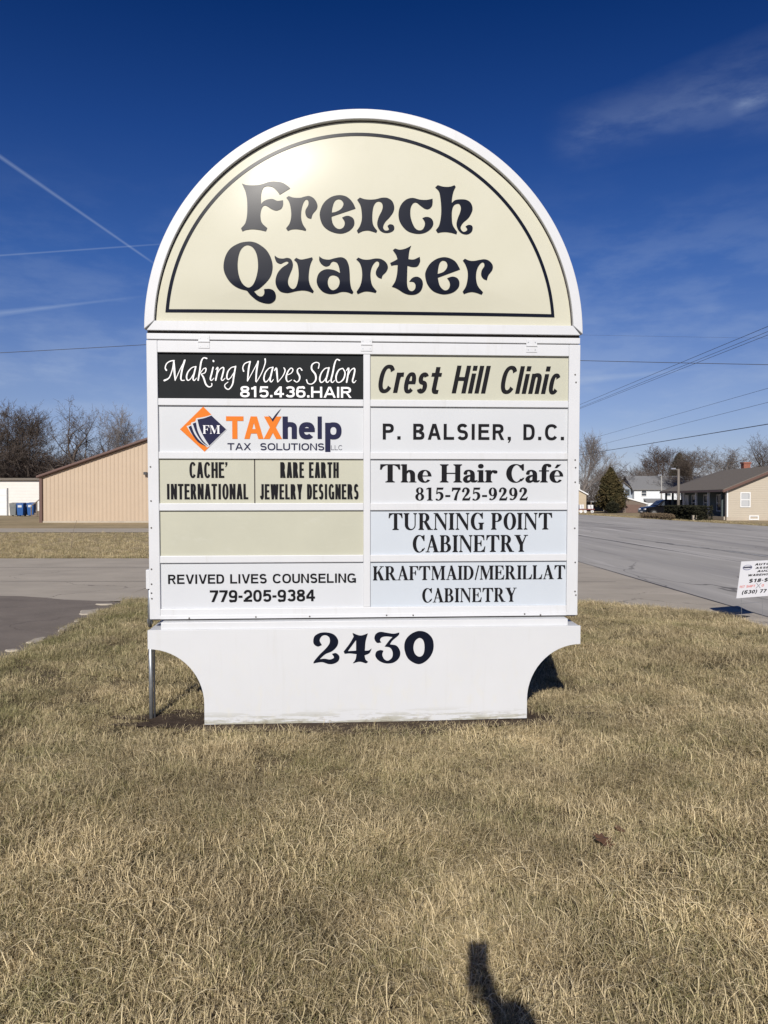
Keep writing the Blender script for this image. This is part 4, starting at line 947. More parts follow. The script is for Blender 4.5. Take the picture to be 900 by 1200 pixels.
# lettering, panel by panel
p = PN[(0, 0)]
K1 = [[(72,172,13),(62,150,10),(75,115,9),(105,95,9),(138,90,9)], [(132,95,6),(122,165,8),(95,235,10),(55,258,15)], [(135,92,10),(139,170,17),(146,256,9)], [(146,258,6),(190,160,7),(230,85,8)], [(226,90,15),(206,160,14),(194,235,13),(202,257,9),(224,256,7)],
      [(316,142,7),(288,150,8),(255,185,11),(242,228,12),(252,257,10),(275,245,7),(300,205,6)], [(320,142,12),(306,200,13),(297,243,12),(308,258,9),(326,238,5)],
      [(412,72,12),(385,68,9),(366,100,13),(353,180,13),(340,256,12)], [(356,200,6),(385,160,7),(406,158,11),(398,192,8),(366,204,6)], [(366,204,9),(386,235,13),(405,290,13),(430,312,10),(454,304,8),(455,284,9)],
      [(466,148,12),(454,200,13),(443,243,12),(453,258,8),(474,238,5)], [(468,92,14),(470,97,14)],
      [(490,165,7),(506,148,11),(499,200,13),(488,256,12)], [(496,215,6),(520,168,7),(549,148,10),(556,165,12),(545,215,13),(536,247,11),(548,258,8),(568,238,5)],
      [(654,142,9),(620,150,8),(592,182,11),(582,228,12),(593,250,9),(616,233,7),(640,195,7)], [(656,140,12),(641,225,13),(630,290,12),(600,332,9),(572,322,9),(565,296,8),(592,272,6)],
      [(724,180,12),(717,150,9),(735,115,9),(780,98,9)], [(779,100,12),(766,160,14),(757,262,10)], [(757,264,6),(800,185,7),(846,98,8)], [(846,98,14),(833,180,14),(827,266,10)]]
K2 = [[(3,262,6),(45,190,7),(74,110,9),(74,74,12)], [(132,142,7),(105,150,8),(76,185,10),(64,232,12),(75,260,10),(98,246,7),(122,205,6)], [(137,142,12),(123,200,13),(114,245,12),(125,260,9),(142,240,5)],
      [(150,168,7),(165,148,12),(170,190,14),(176,260,9)], [(177,262,6),(218,212,7),(236,168,10),(226,146,8)],
      [(248,206,6),(284,190,7),(300,163,9),(284,148,8),(258,178,11),(245,226,13),(258,258,9),(290,243,5)], [(372,165,11),(358,148,7),(338,158,9),(337,182,12),(354,215,13),(350,246,10),(330,262,7),(310,248,10)],
      [(506,150,8),(512,112,8),(486,102,8),(456,120,11),(452,158,13),(482,200,14),(484,246,12),(455,276,8),(422,272,8),(410,244,10)],
      [(588,147,7),(560,152,8),(530,188,10),(517,236,12),(528,264,10),(553,250,7),(578,208,6)], [(592,146,12),(578,205,13),(568,248,12),(580,264,9),(598,246,5)],
      [(677,85,12),(655,78,8),(638,112,12),(622,190,13),(609,246,12),(620,265,8),(640,246,5)], [(704,150,8),(672,164,11),(650,212,13),(655,256,9),(680,263,8),(711,234,12),(722,186,11),(704,150,8)],
      [(733,168,7),(752,148,11),(746,200,13),(735,263,12)], [(742,222,6),(766,170,7),(794,150,10),(801,168,12),(792,215,13),(783,252,11),(795,267,8),(812,248,5)]]
v1, f1 = script(K1, 185, 410, 7.2, None, p, YL); v2, f2 = script(K2, 300, 410, 6.923, None, p, YL)
MB().add(v1, f1).add([(x, y - .001, z) for x, y, z in v2], f2).build('lettering', M_letw, p, normals=False)
sans('815.436.HAIR', 281.5, 412, 465.3, 452.5, M_letw, p, YL, .20, 0, .13)
p = PN[(1, 0)]
dia = lambda pts, nm, m, dy: MB().add([(lambda q: (q[0], YL - dy, q[1]))(S(205 + x / 7.2, 470 + y / 7.2, YL)) for x, y in pts], [tuple(range(len(pts)))]).build(nm, m, p, normals=False)
def fill_px(pts, nm, m, dy, sc=7.2, ox=205, oy=470, par=None):
    return fill([[S(ox + x / sc, oy + y / sc, YL) for x, y in smooth_outline(pts, 4)]], lambda x, z: YL - dy, nm, m, par or p)
fill_px([(238,46,1),(434,238,1),(250,427,1),(43,238,1)], 'emblem_diamond', M_orange, 0)
fill_px([(98,212,1),(135,200,1),(138,182,1),(172,172,1),(180,145,1),(225,138),(270,128),(308,115,1),(440,238,1),(294,382,1),(272,392,1),(215,350),(150,290)], 'emblem_page', M_pgrey, .0008)
fill_px([(308,122,1),(432,238,1),(291,376,1),(245,305),(208,225),(190,155,1),(250,143)], 'emblem_navy', M_navy, .0016)
fill_px([(150,190,1),(178,180,1),(192,250),(230,325),(285,384,1),(230,345),(180,270)], 'emblem_navy', M_navy, .0016)
fill_px([(114,218,1),(138,207,1),(165,275),(210,335),(274,388,1),(200,350),(148,285)], 'emblem_navy', M_navy, .0016)
YL0 = YL
serif('FM', 237.8, 257.8, 508.2, 498.4, M_letw, p, YL - .0026, 0, .0)
sans('TAX', 265, 330.6, 514.2, 487.8, M_orange, p, YL, .23, 0, .03)
sans('h', 331.2, 348, 514.3, 488, M_navy, p, YL - .0006, .235)
sans('e', 350.2, 369, 514.3, 488, M_navy, p, YL - .0006, .235)
sans('l', 372.2, 377.2, 514.3, 488, M_navy, p, YL - .0006, .235)
sans('p', 381, 400.3, 514.3, 488, M_navy, p, YL - .0006, .235)
sans('TAX  SOLUTIONS', 266.5, 380, 527.4, 519.2, M_navy, p, YL, .19, 0, .13)
sans('LLC', 388, 401, 527.2, 521.8, M_navy, p, YL, .09, 0, .12)
fill_px([(40,150,1),(62,165),(82,188,1),(125,130),(178,75,1),(135,140),(90,213,1),(84,215,1),(64,180)], 'check_mark', M_navy, .0022, 9, 310, 470)
p = PN[(2, 0)]
sans("CACHE'", 222, 266.6, 560, 541.5, M_blackflat, p, YL, .155, 0, .06)
sans('INTERNATIONAL', 195.8, 291, 585.2, 567, M_blackflat, p, YL, .155, 0, .06)
sans('RARE EARTH', 328.4, 397, 560, 541.5, M_blackflat, p, YL, .155, 0, .06)
sans('JEWELRY DESIGNERS', 304.7, 420.2, 585.2, 567.3, M_blackflat, p, YL, .155, 0, .06)
p = PN[(4, 0)]
sans('REVIVED LIVES COUNSELING', 197, 417.2, 684.4, 673.4, M_blackflat, p, YL, .20, 0, .12)
sans('779-205-9384', 245.9, 369.2, 705.6, 691.8, M_blackflat, p, YL, .21, 0, .09)
p = PN[(0, 1)]
sans('Crest Hill Clinic', 443.4, 656.4, 460.2, 427.5, M_blackflat, p, YL, .155, .20, .08, 1.3)
p = PN[(1, 1)]
sans('P. BALSIER, D.C.', 448.5, 661, 515, 496.3, M_blackflat, p, YL, .20, 0, .20)
p = PN[(2, 1)]
serif('The Hair Café', 445.2, 660, 565.2, 543.9, M_blackflat, p, YL, -.05, .05)
serif('815-725-9292', 486.6, 618.6, 586.5, 571.3, M_blackflat, p, YL)
p = PN[(3, 1)]
serif('TURNING POINT', 455.4, 647, 621, 601.3, M_blackflat, p, YL)
serif('CABINETRY', 483.6, 618.6, 647.2, 627.3, M_blackflat, p, YL)
p = PN[(4, 1)]
serif('KRAFTMAID/MERILLAT', 437, 662.4, 680.1, 663.6, M_blackflat, p, YL)
serif('CABINETRY', 494.7, 605.4, 706, 689.5, M_blackflat, p, YL)

# base board with scooped ends: front and back sheets, top, returns
YB = -.12
def board_outline(h=.694):
    q = [(-1.16, .004), (1.16, .020)]
    arcR = [(1.55 - .39 * math.cos(R(a)), .16 + .40 * math.sin(R(a))) for a in range(0, 91, 6)]
    q += arcR + [(1.55, h), (-1.55, h)] + [(-x, z) for x, z in arcR[::-1]]
    return q
bb = MB(); bb.prism(board_outline(), YB, YB + .022); bo_ = bb.build('base_board', M_board, sign, .002)
bb = MB(); bb.prism(board_outline(.690), .40, .42); bb.build('back_board', M_board, sign)
bb = MB(); bb.box(-1.55, 1.55, YB + .0225, .3995, .668, .688); bb.build('ledge', M_board, sign)
bb = MB()
for sx in (-1, 1): bb.box(min(sx * 1.14, sx * 1.158), max(sx * 1.14, sx * 1.158), YB + .0225, .3995, .006, .30)
bb.build('side_return', M_board, sign)
pd = MB(); pd.box(-1.462, 1.462, -.095, .38, .6885, .742); pd.build('pedestal', M_white, sign, .002)
for nm, (ox, oy, sc, o_, hs) in {
  '2': (360, 730, 5.625, [(40,115),(50,85),(85,65),(130,62),(175,75),(203,110),(198,150),(165,185),(120,205),(82,238,1),(115,235),(150,240),(176,228),(163,203,1),(190,198),(212,220),(205,250),(175,268),(140,270),(100,258),(60,262),(42,267,1),(45,252),(80,210),(125,165),(148,130),(145,95),(120,80),(95,88),(82,115),(97,145,1),(70,155),(45,140)], []),
  '4': (360, 730, 5.625, [(298,65,1),(350,82),(400,68,1),(385,120),(380,182,1),(405,180),(425,167,1),(410,198),(378,213,1),(385,240),(402,256,1),(388,266,1),(345,255),(300,266,1),(318,240),(325,205,1),(280,200),(247,203,1),(240,188,1),(280,135),(306,90,1)], [[(322,112,1),(322,182,1),(268,185,1)]]),
  '3': (360, 730, 5.625, [(443,105),(450,75),(480,58),(530,65),(570,70),(607,62,1),(602,80),(562,115),(545,140,1),(590,150),(613,190),(605,230),(570,260),(520,266),(475,250),(450,220),(455,190),(480,178),(502,182,1),(495,210),(510,240),(535,247),(560,225),(562,190),(545,162),(510,155,1),(540,115),(562,92,1),(520,88),(490,95),(480,112),(488,128,1),(460,130)], []),
  '0': (360, 730, 5.625, [(735,52),(680,75),(645,120),(642,180),(670,240),(735,271),(795,240),(830,180),(828,110),(790,65)], [[(740,98),(710,120),(700,165),(712,205),(740,222),(765,205),(773,160),(765,115)]])}.items():
    fill([[S(ox + x / sc, oy + y / sc, YB) for x, y in smooth_outline(q)] for q in [o_] + hs], lambda x, z: YB - .003, 'house_number', M_black, bo_)
# lifted paint along the foot
# conduit, its box and the ground rod at the left side
cd = MB(); cd.tube([(-1.585, .10, .68), (-1.578, .06, .80), (-1.572, .06, 1.05)], .013, 8); cd.tube([(-1.585, .10, .70), (-1.585, .10, .735)], .02, 8); cd.build('conduit', M_galv, sign, smooth=True)
jb = MB(); jb.box(-1.594, -1.566, .03, .13, .965, 1.105); j = jb.build('junction_box', M_white2, sign, .003)
MB().box(-1.601, -1.5935, .06, .075, 1.03, 1.05).build('switch', M_dkmetal, j)
pl = MB(); pl.tube([(-1.576, .07, -.06), (-1.576, .07, .66)], .0155, 10); pl.build('support_pipe', M_galv, sign, smooth=True)
pl = MB(); pl.tube([(-1.555, .085, -.05), (-1.555, .085, .66)], .007, 8); pl.build('thin_dark_pipe', M_dkmetal, sign)
# bare earth under the board
so_ = MB(); n = 60; ring = [(1.75 * math.cos(6.2832 * k / n) * (1 + .12 * math.sin(5 * k)) , .05 + .42 * math.sin(6.2832 * k / n) * (1 + .15 * math.sin(7 * k))) for k in range(n)]
so_.add([(0, .05, 0)] + [(x, y, 0) for x, y in ring], [(0, k + 1, (k + 1) % n + 1) for k in range(n)])
s_ = so_.build('soil_patch', M_soil, None, normals=False); s_.location = (-.124, 5.60, .011); s_.rotation_euler.z = .059
put(s_, 'bare dark soil under the foot of the sign', None, None, 'structure')

# ================================================================== YARD SIGN
YO = Vector(((866.5 - 450) / 900 * 10.2, 10.2, 0.0))
ys = empty('yard_sign', YO); put(ys, 'small white plastic yard sign on thin wire stakes by the kerb', 'sign')
ru = Vector((.9, .43, 0)).normalized(); uu = Vector((.055, -.13, .95)); uu = (uu - ru * uu.dot(ru)).normalized(); nu = ru.cross(uu)
O0 = Vector((-.035, 0, .305))
def yp(a, b, c=0.0): return O0 + ru * a + uu * b + nu * c
w_, h_ = .62, .50
pb = MB(); pb.add([yp(0, 0, .004), yp(w_, 0, .004), yp(w_, h_, .004), yp(0, h_, .004), yp(0, 0), yp(w_, 0), yp(w_, h_), yp(0, h_)], [(0, 1, 2, 3), (7, 6, 5, 4), (0, 4, 5, 1), (1, 5, 6, 2), (2, 6, 7, 3), (3, 7, 4, 0)])
ypan = pb.build('sign_panel', mat('corrugated_plastic_white', (0.704, 0.704, 0.730), .45), ys)
for a in (.10, .50):
    tb = MB(); f_ = yp(a, .12, -.002); q = yp(a, 0, -.002); tb.tube([(q.x + (.02 if a < .2 else .03), q.y + .03, -.05), q, f_], .0025, 6); tb.build('wire_stake', M_galv, ys)
tb = MB(); tb.tube([yp(.10, -.08, -.002), yp(.50, -.08, -.002)], .0025, 6); tb.build('wire_crossbar', M_galv, ys)
nuf = 1 if nu.y < 0 else -1
def yprint(txt, a0, a1, b0, b1, m, t, track=.10, shear=0.0):
    """the same drawn letters, laid on the yard sign; a right, b up, in metres"""
    V, F_, lay, x = [], [], [], 0.0
    for ch in txt:
        g = sg(ch, .82, t); k = len(V); V += [(q[0] + x + shear * q[1], q[1]) for q in g.v]; lay += [q[2] for q in g.v]; F_ += [tuple(i + k for i in f) for f in g.f]; x += g.adv + track
    lo_, hi_ = min(v[0] for v in V), max(v[0] for v in V)
    mb = MB(); base = .0052 if nuf > 0 else -.0012
    mb.add([yp(a0 + (v[0] - lo_) / (hi_ - lo_) * (a1 - a0), b0 + v[1] * (b1 - b0) * 1.15, nuf * (abs(base) + l * .00006) if nuf > 0 else -(.0012 + l * .00006)) for v, l in zip(V, lay)], F_)
    return mb.build('lettering', m, ypan, normals=False)
YS_K = 1.0
yprint('AUTO', 0.265, 0.560, .437, .462, M_blackflat, .24, .12, .15)
yprint('ASSE', 0.282, 0.560, .388, .412, M_blackflat, .24, .12, .15)
yprint('AUC', 0.323, 0.560, .342, .366, M_blackflat, .24, .12, .15)
yprint('WAREHO', 0.169, 0.560, .292, .317, M_blackflat, .24, .12, .15)
yprint('$18-$', 0.194, 0.568, .205, .247, M_blackflat, .22, .12, .15)
yprint('1ST SHIFT', .030, .330, .138, .166, M_red, .19, .14, .1)
yprint('O', .455, .500, .138, .166, M_red, .19, .14, .1)
yprint('(630) 77', 0.090, 0.571, .052, .094, M_blackflat, .22, .12, .15)
xm = MB(); yl_ = .0056 if nuf > 0 else -.0016
for (a, b, c, d_) in ((.345, .195, .435, .118), (.345, .118, .438, .190)):
    dx, dy = c - a, d_ - b; l = math.hypot(dx, dy); px_, py_ = -dy / l * .004, dx / l * .004
    xm.quad(yp(a + px_, b + py_, yl_), yp(c + px_, d_ + py_, yl_), yp(c - px_, d_ - py_, yl_ * 1.05), yp(a - px_, b - py_, yl_ * 1.05))
xm.build('cross_mark', mat('grey_print', (.2, .2, .22), .5), ypan, normals=False)
ov_ = MB(); P_ = []
for k in range(41):
    t = 6.2832 * k / 40; P_ += [yp(.130 + .090 * math.cos(t), .415 + .036 * math.sin(t), yl_), yp(.130 + .082 * math.cos(t), .415 + (.030 if math.sin(t) > 0 else .026) * math.sin(t), yl_)]
ov_.add(P_, [(2 * k, 2 * k + 2, 2 * k + 3, 2 * k + 1) for k in range(40)]); ov_.build('emblem_ring', mat('grey_blue_print', (.16, .17, .30), .5), ypan, normals=False)
yprint('HHHHHHH', .048, .214, .405, .426, M_navy, .30, .05, .1).name = 'emblem_band'

# ================================================================== BACKGROUND
def at(px, D): return (px - 450) / 900 * D
def zz(py, D): return EYE + (HORIZON - py) / 900 * D

# --- tan ribbed metal building
bx0, bD = at(50, 57.5), 57.5
tb_ = empty('metal_building', (bx0, bD, 0)); put(tb_, 'tan ribbed metal building with a brown sloping roof edge left of the sign', 'building')
W_, e0, rz_ = 20.0, zz(559, 57.5), zz(559, 57.5) + 3.45
MB().prism([(0, -.1), (W_, -.1), (W_, e0), (W_ / 2, rz_), (0, e0)], .06, 24).build('wall', M_tanmetal, tb_)
rb = MB(); nr_ = 66
ztop = lambda x: e0 + (rz_ - e0) * (1 - abs(x - W_ / 2) / (W_ / 2)) - .02
for k in range(nr_):
    x = .25 + (W_ - .5) * k / (nr_ - 1)
    rb.add([(x - .07, .061, -.02), (x - .03, .030, -.02), (x + .03, .030, -.02), (x + .05, .061, -.02), (x - .07, .061, ztop(x)), (x - .03, .030, ztop(x)), (x + .03, .030, ztop(x)), (x + .05, .061, ztop(x))],
           [(0, 1, 5, 4), (1, 2, 6, 5), (2, 3, 7, 6), (4, 5, 6, 7)])
put(rb.build('wall_rib', M_tanmetal, tb_), kind='stuff')
def slab(mb, x0, z0, x1, z1, y0, y1, th):
    mb.add([(x0, y0, z0), (x1, y0, z1), (x1, y1, z1), (x0, y1, z0), (x0, y0, z0 + th), (x1, y0, z1 + th), (x1, y1, z1 + th), (x0, y1, z0 + th)], [(3, 2, 1, 0), (4, 5, 6, 7), (0, 1, 5, 4), (1, 2, 6, 5), (2, 3, 7, 6), (3, 0, 4, 7)]); return mb
for sx, (xa, xb) in enumerate(((-.35, W_ / 2), (W_ + .35, W_ / 2))): slab(MB(), xa, e0 - .10, xb, rz_ + .02, -.25, 24.2, .16).build('roof', M_brown, tb_)
for xa, xb in ((-.35, W_ / 2), (W_ + .35, W_ / 2)): slab(MB(), xa, e0 - .06, xb, rz_ + .06, -.30, -.24, .14).build('fascia', M_brown, tb_)
MB().box(-.20, .0, -.14, .14, -.1, e0 - .12).build('corner_trim', M_brown, tb_); MB().box(W_, W_ + .3, -.14, .14, -.1, e0 - .15).build('corner_trim', M_brown, tb_)
MB().box(-.02, W_ + .02, -.03, .02, -.1, .09).build('base_trim', M_conc, tb_)
xl = at(172, 57.5) - bx0; MB().box(xl - .15, xl + .08, -.30, -.02, 3.55, 3.75).build('wall_lamp', M_dkmetal, tb_)

# --- white garage behind, bins and steps
gD = 84.0; gx1 = at(47.5, gD)
gr_ = empty('garage', (gx1, gD, 0)); put(gr_, 'low white garage with a wide panelled door at the left edge', 'garage')
gz = zz(562, gD)
MB().box(-14, 0, 0, 9, 0, gz).build('wall', siding('white_garage_siding', (0.669, 0.642, 0.598), 3.0), gr_)
slab(MB(), -14.3, gz, .35, gz, -.3, 9.3, .16).build('roof', M_roof, gr_); MB().box(-14.3, .3, -.34, -.3, gz - .06, gz + .13).build('fascia', M_roof, gr_)
dx1 = at(8.5, gD) - gx1
dr = MB().box(dx1 - 4.9, dx1, -.03, 0, 0, zz(573, gD)).build('garage_door', M_trim, gr_)
for k in range(4):
    z0 = .02 + k * (zz(573, gD) - .04) / 4; MB().box(dx1 - 4.85, dx1 - .05, -.06, -.031, z0 + .02, z0 + (zz(573, gD)) / 4 - .05).build('door_panel', M_trim, dr, .008)
MB().box(dx1, dx1 + .12, -.08, -.001, 0, zz(572, gD)).build('door_frame', M_roof2, gr_)
def wheelie_bin(px, D, m, label, s=1.0):
    t = empty('wheelie_bin', (at(px, D), D, 0)); put(t, label, 'bin', 'bins beside the white garage'); a, b, H = .36 * s, .29 * s, 1.28 * s
    body = MB(); body.add([(-b, -b, .08), (b, -b, .08), (b, b, .08), (-b, b, .08), (-a, -a, H), (a, -a, H), (a, a, H), (-a, a, H)], [(3, 2, 1, 0), (4, 5, 6, 7), (0, 1, 5, 4), (1, 2, 6, 5), (2, 3, 7, 6), (3, 0, 4, 7)])
    body.build('body', m, t, .03)
    lid = MB(); lid.add([(-a - .03, -a - .05, H + .01), (a + .03, -a - .05, H + .01), (a + .03, a + .06, H + .01), (-a - .03, a + .06, H + .01), (-a, -a, H + .07), (a, -a, H + .07), (a - .05, a, H + .15), (-a + .05, a, H + .15)], [(3, 2, 1, 0), (4, 5, 6, 7), (0, 1, 5, 4), (1, 2, 6, 5), (2, 3, 7, 6), (3, 0, 4, 7)]); lid.build('lid', m, t, .02)
    MB().box(-.2 * s, .2 * s, -a - .006, -a + .02, H * .72, H * .9).build('label_patch', M_pgrey if m is M_bluebin else M_greybin, t)
    for sx in (-1, 1): q = MB(); q.tube([(sx * b * .7, b, .12), (sx * b * 1.15, b, .12)], .12, 12); q.build('wheel', M_rubber, t)
wheelie_bin(16.5, 81, M_greybin, 'grey wheeled bin, leftmost of the row by the white garage')
wheelie_bin(25, 80.6, M_bluebin, 'blue wheeled bin in the middle, between the grey bin and another blue one')
wheelie_bin(37, 81, M_bluebin, 'blue wheeled bin nearest the wooden steps', 1.02)
wheelie_bin(31, 82, mat('dark_blue_plastic', (.010, .03, .09), .5), 'dark blue bin set back between the two brighter blue bins', .98)
st = empty('wooden_steps', (at(44.5, 79), 79, 0)); put(st, 'small weathered wooden steps with a railing beside the blue bins', 'steps')
for k in range(3): MB().box(-.45 + k * .3, .6, -.5, .5, .2 * k, .2 * k + .18).build('tread', M_wood, st)
for x, y, h in ((-.45, -.5, 1.0), (.1, -.5, 1.5), (.55, -.5, 1.9)): MB().box(x - .05, x + .05, y - .05, y + .05, 0, h).build('post', M_wood, st)
slab(MB(), -.5, .98, .6, 1.85, -.58, -.5, .1).build('handrail', M_wood, st)

# --- beige ranch house on the right
HX, HD = at(851.5, 64.0), 64.0
ho_ = empty('ranch_house', (HX, HD, 0)); put(ho_, 'beige sided ranch house with brown shingle roof and shaded front porch', 'house')
zb, ze, zr = 0.0, 2.52, 4.30; hw = 4.5
MB().box(0, 2 * hw, 0, .12, -.1, .26).build('foundation', M_conc, ho_)
MB().prism([(0, .26), (2 * hw, .26), (2 * hw, ze), (hw, zr), (0, ze)], .02, .30).build('gable_wall', M_sid_beige, ho_)
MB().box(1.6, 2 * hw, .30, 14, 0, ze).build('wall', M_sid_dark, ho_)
MB().box(0.0, .12, -.02, .10, .26, ze + .02).build('corner_board', M_trim, ho_)
def roof_side(x0, x1, name='roof'):
    m = MB(); z0, z1 = ze - .12, zr + .14; y0, y1, yh = -.38, 14.3, 11.2
    m.add([(x0, y0, z0), (x1, y0, z1), (x1, yh, z1), (x0, y1, z0), (x0, y0, z0 + .16), (x1, y0, z1 + .16), (x1, yh, z1 + .16), (x0, y1, z0 + .16)], [(3, 2, 1, 0), (4, 5, 6, 7), (0, 1, 5, 4), (1, 2, 6, 5), (2, 3, 7, 6), (3, 0, 4, 7)]); return m.build(name, M_roof, ho_)
roof_side(-.45, hw); roof_side(2 * hw + .45, hw)
MB().quad((-.45, 14.3, ze + .03), (2 * hw + .45, 14.3, ze + .03), (hw, 11.2, zr + .29)).build('hip_roof', M_roof, ho_)
slab(MB(), -.45, ze - .22, hw, zr + .04, -.42, -.385, .20).build('bargeboard', M_brown, ho_); slab(MB(), 2 * hw + .45, ze - .22, hw, zr + .04, -.42, -.385, .20).build('bargeboard', M_brown, ho_)
MB().box(-.50, -.42, -.38, 14.2, ze - .16, ze - .02).build('gutter', M_brown, ho_)
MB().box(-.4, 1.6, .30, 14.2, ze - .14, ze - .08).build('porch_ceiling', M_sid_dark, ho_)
tri = MB(); tri.prism([(hw - 1.0, zr - .62), (hw + 1.0, zr - .62), (hw, zr - .12)], -.005, .018); tri.build('gable_vent', M_trim, ho_)
MB().box(-.1, 1.6, .30, 14, 0, .28).build('porch_floor', M_conc, ho_)
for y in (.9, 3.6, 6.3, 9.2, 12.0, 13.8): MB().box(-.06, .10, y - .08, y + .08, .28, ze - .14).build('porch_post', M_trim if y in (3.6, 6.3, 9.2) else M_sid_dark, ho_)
def window(parent, x, y, z0, z1, wd, facing, m_frame=None, name='window', double=True):
    """facing 'y': in a wall facing the viewer; 'x': in a wall facing the street"""
    mf = m_frame or M_trim; t = .10
    if facing == 'y': f = lambda a0, a1, d0, d1, c0, c1: (x + a0, x + a1, y + d0, y + d1, c0, c1)
    else: f = lambda a0, a1, d0, d1, c0, c1: (x + d0, x + d1, y + a0, y + a1, c0, c1)
    b = MB(); h = wd / 2
    b.box(*f(-h - t, -h, -.06, .05, z0 - t, z1 + t)); b.box(*f(h, h + t, -.06, .05, z0 - t, z1 + t)); b.box(*f(-h, h, -.058, .05, z1, z1 + t)); b.box(*f(-h, h, -.07, .05, z0 - t, z0))
    if double: zm = (z0 + z1) / 2; b.box(*f(-h, h, -.045, .04, zm - .035, zm + .035))
    w = b.build(name, mf, parent); MB().box(*f(-h, h, -.012, .03, z0, z1)).build('pane', M_glass, w); return w
wx = at(873.3, HD) - HX
wn = window(ho_, wx, .02, zz(593.2, HD), zz(578.2, HD), .66, 'y')
MB().box(wx - .30, wx + .30, -.006, .0, zz(593.2, HD) + .02, zz(578.2, HD) - .02).build('blind', mat('pale_blind', (.42, .43, .44), .7), wn)
window(ho_, at(883.5, HD) - HX, .02, zz(608, HD), zz(605.4, HD), .62, 'y', M_trim, 'basement_window', False)
for y in (2.4, 5.0, 7.8, 10.6): window(ho_, 1.6, y, .75, 2.1, .9, 'x')
MB().box(1.53, 1.62, 11.9, 12.9, .28, 2.2).build('front_door', M_trim, ho_)
ch = MB(); cx_ = at(873.5, 71) - HX; ch.box(cx_ - .30, cx_ + .30, 6.7, 7.3, 3.4, zz(543.5, 71)); co_ = ch.build('chimney', M_brick, ho_); MB().box(cx_ - .36, cx_ + .36, 6.64, 7.36, zz(543.5, 71) + .001, zz(543.5, 71) + .14).build('chimney_cap', M_brick, co_)

# --- leafy hedge and shrubs
def leaf_mass(name, m, parent, boxes, n, size, seed, shape='box'):
    """leaf clumps spread through a volume; boxes: (cx, cy, cz, rx, ry, rz)"""
    r = random.Random(seed); vs, fs = [], []
    per = n // len(boxes)
    for (cx, cy, cz_, rx, ry, rz2) in boxes:
        for _ in range(per):
            if shape == 'box':
                p = [r.uniform(-1, 1) for _ in range(3)]; q = r.randrange(3)
                if r.random() < .7: p[q] = math.copysign(r.uniform(.82, 1.03), p[q])
            elif shape == 'cone':
                h = r.random() ** .75; a = r.uniform(0, 6.283); lobe = 1 + .18 * math.sin(3 * a + 5 * h) + .12 * math.sin(7 * a - 9 * h)
                rr = (1 - h ** 2.6) * lobe * (r.uniform(.55, 1.05) if r.random() < .85 else r.random()) * (1.0 if h > .08 else .7); p = [rr * math.cos(a), rr * math.sin(a), h * 2 - 1]
            else:
                v = Vector([r.gauss(0, 1) for _ in range(3)]).normalized() * r.uniform(.7, 1.02); p = list(v)
            k = 1 + .14 * noise.noise(Vector((p[0] * 2 + seed, p[1] * 2, p[2] * 2)))
            c = Vector((cx + p[0] * rx * k, cy + p[1] * ry * k, cz_ + p[2] * rz2 * k)); s = size * r.uniform(.6, 1.5)
            u = Vector([r.gauss(0, 1) for _ in range(3)]).normalized(); v = u.orthogonal().normalized(); b = len(vs)
            vs += [tuple(c - u * s), tuple(c + v * s * .5), tuple(c + u * s), tuple(c - v * s * .5)]; fs.append((b, b + 1, b + 2, b + 3))
    me = bpy.data.meshes.new(name); me.from_pydata(vs, [], fs); return link_mesh(name, me, m, parent)
hg = empty('hedge', (25.7, 62.8, 0)); put(hg, 'long dark clipped hedge in front of the ranch house porch', 'hedge', None)
leaf_mass('foliage', M_hedge, hg, [(.5, .9 + k * 1.35, .58 + .04 * math.sin(k * 2), .70, .90, .57 + .05 * math.sin(k * 3)) for k in range(5)], 7000, .09, 1)
sb = empty('dry_shrubs', (24.6, 66, 0)); put(sb, 'low dry brown plants growing at the foot of the hedge', 'shrub')
leaf_mass('foliage', mat('dry_plant', (.17, .12, .07), .9, col2=(.09, .065, .04), scale=5), sb, [(0, k * 1.1, .25, .35, .6, .28) for k in range(7)], 2500, .07, 2, 'ball')
pst = MB().box(-.18, .18, -.12, .12, 0, .42).build('stone_block', mat('pale_stone', (.42, .37, .30), .9, .3, 8), None, .03); pst.location = (at(815, 63), 63.2, 0); put(pst, 'pale square stone block standing before the dark hedge', 'stone')

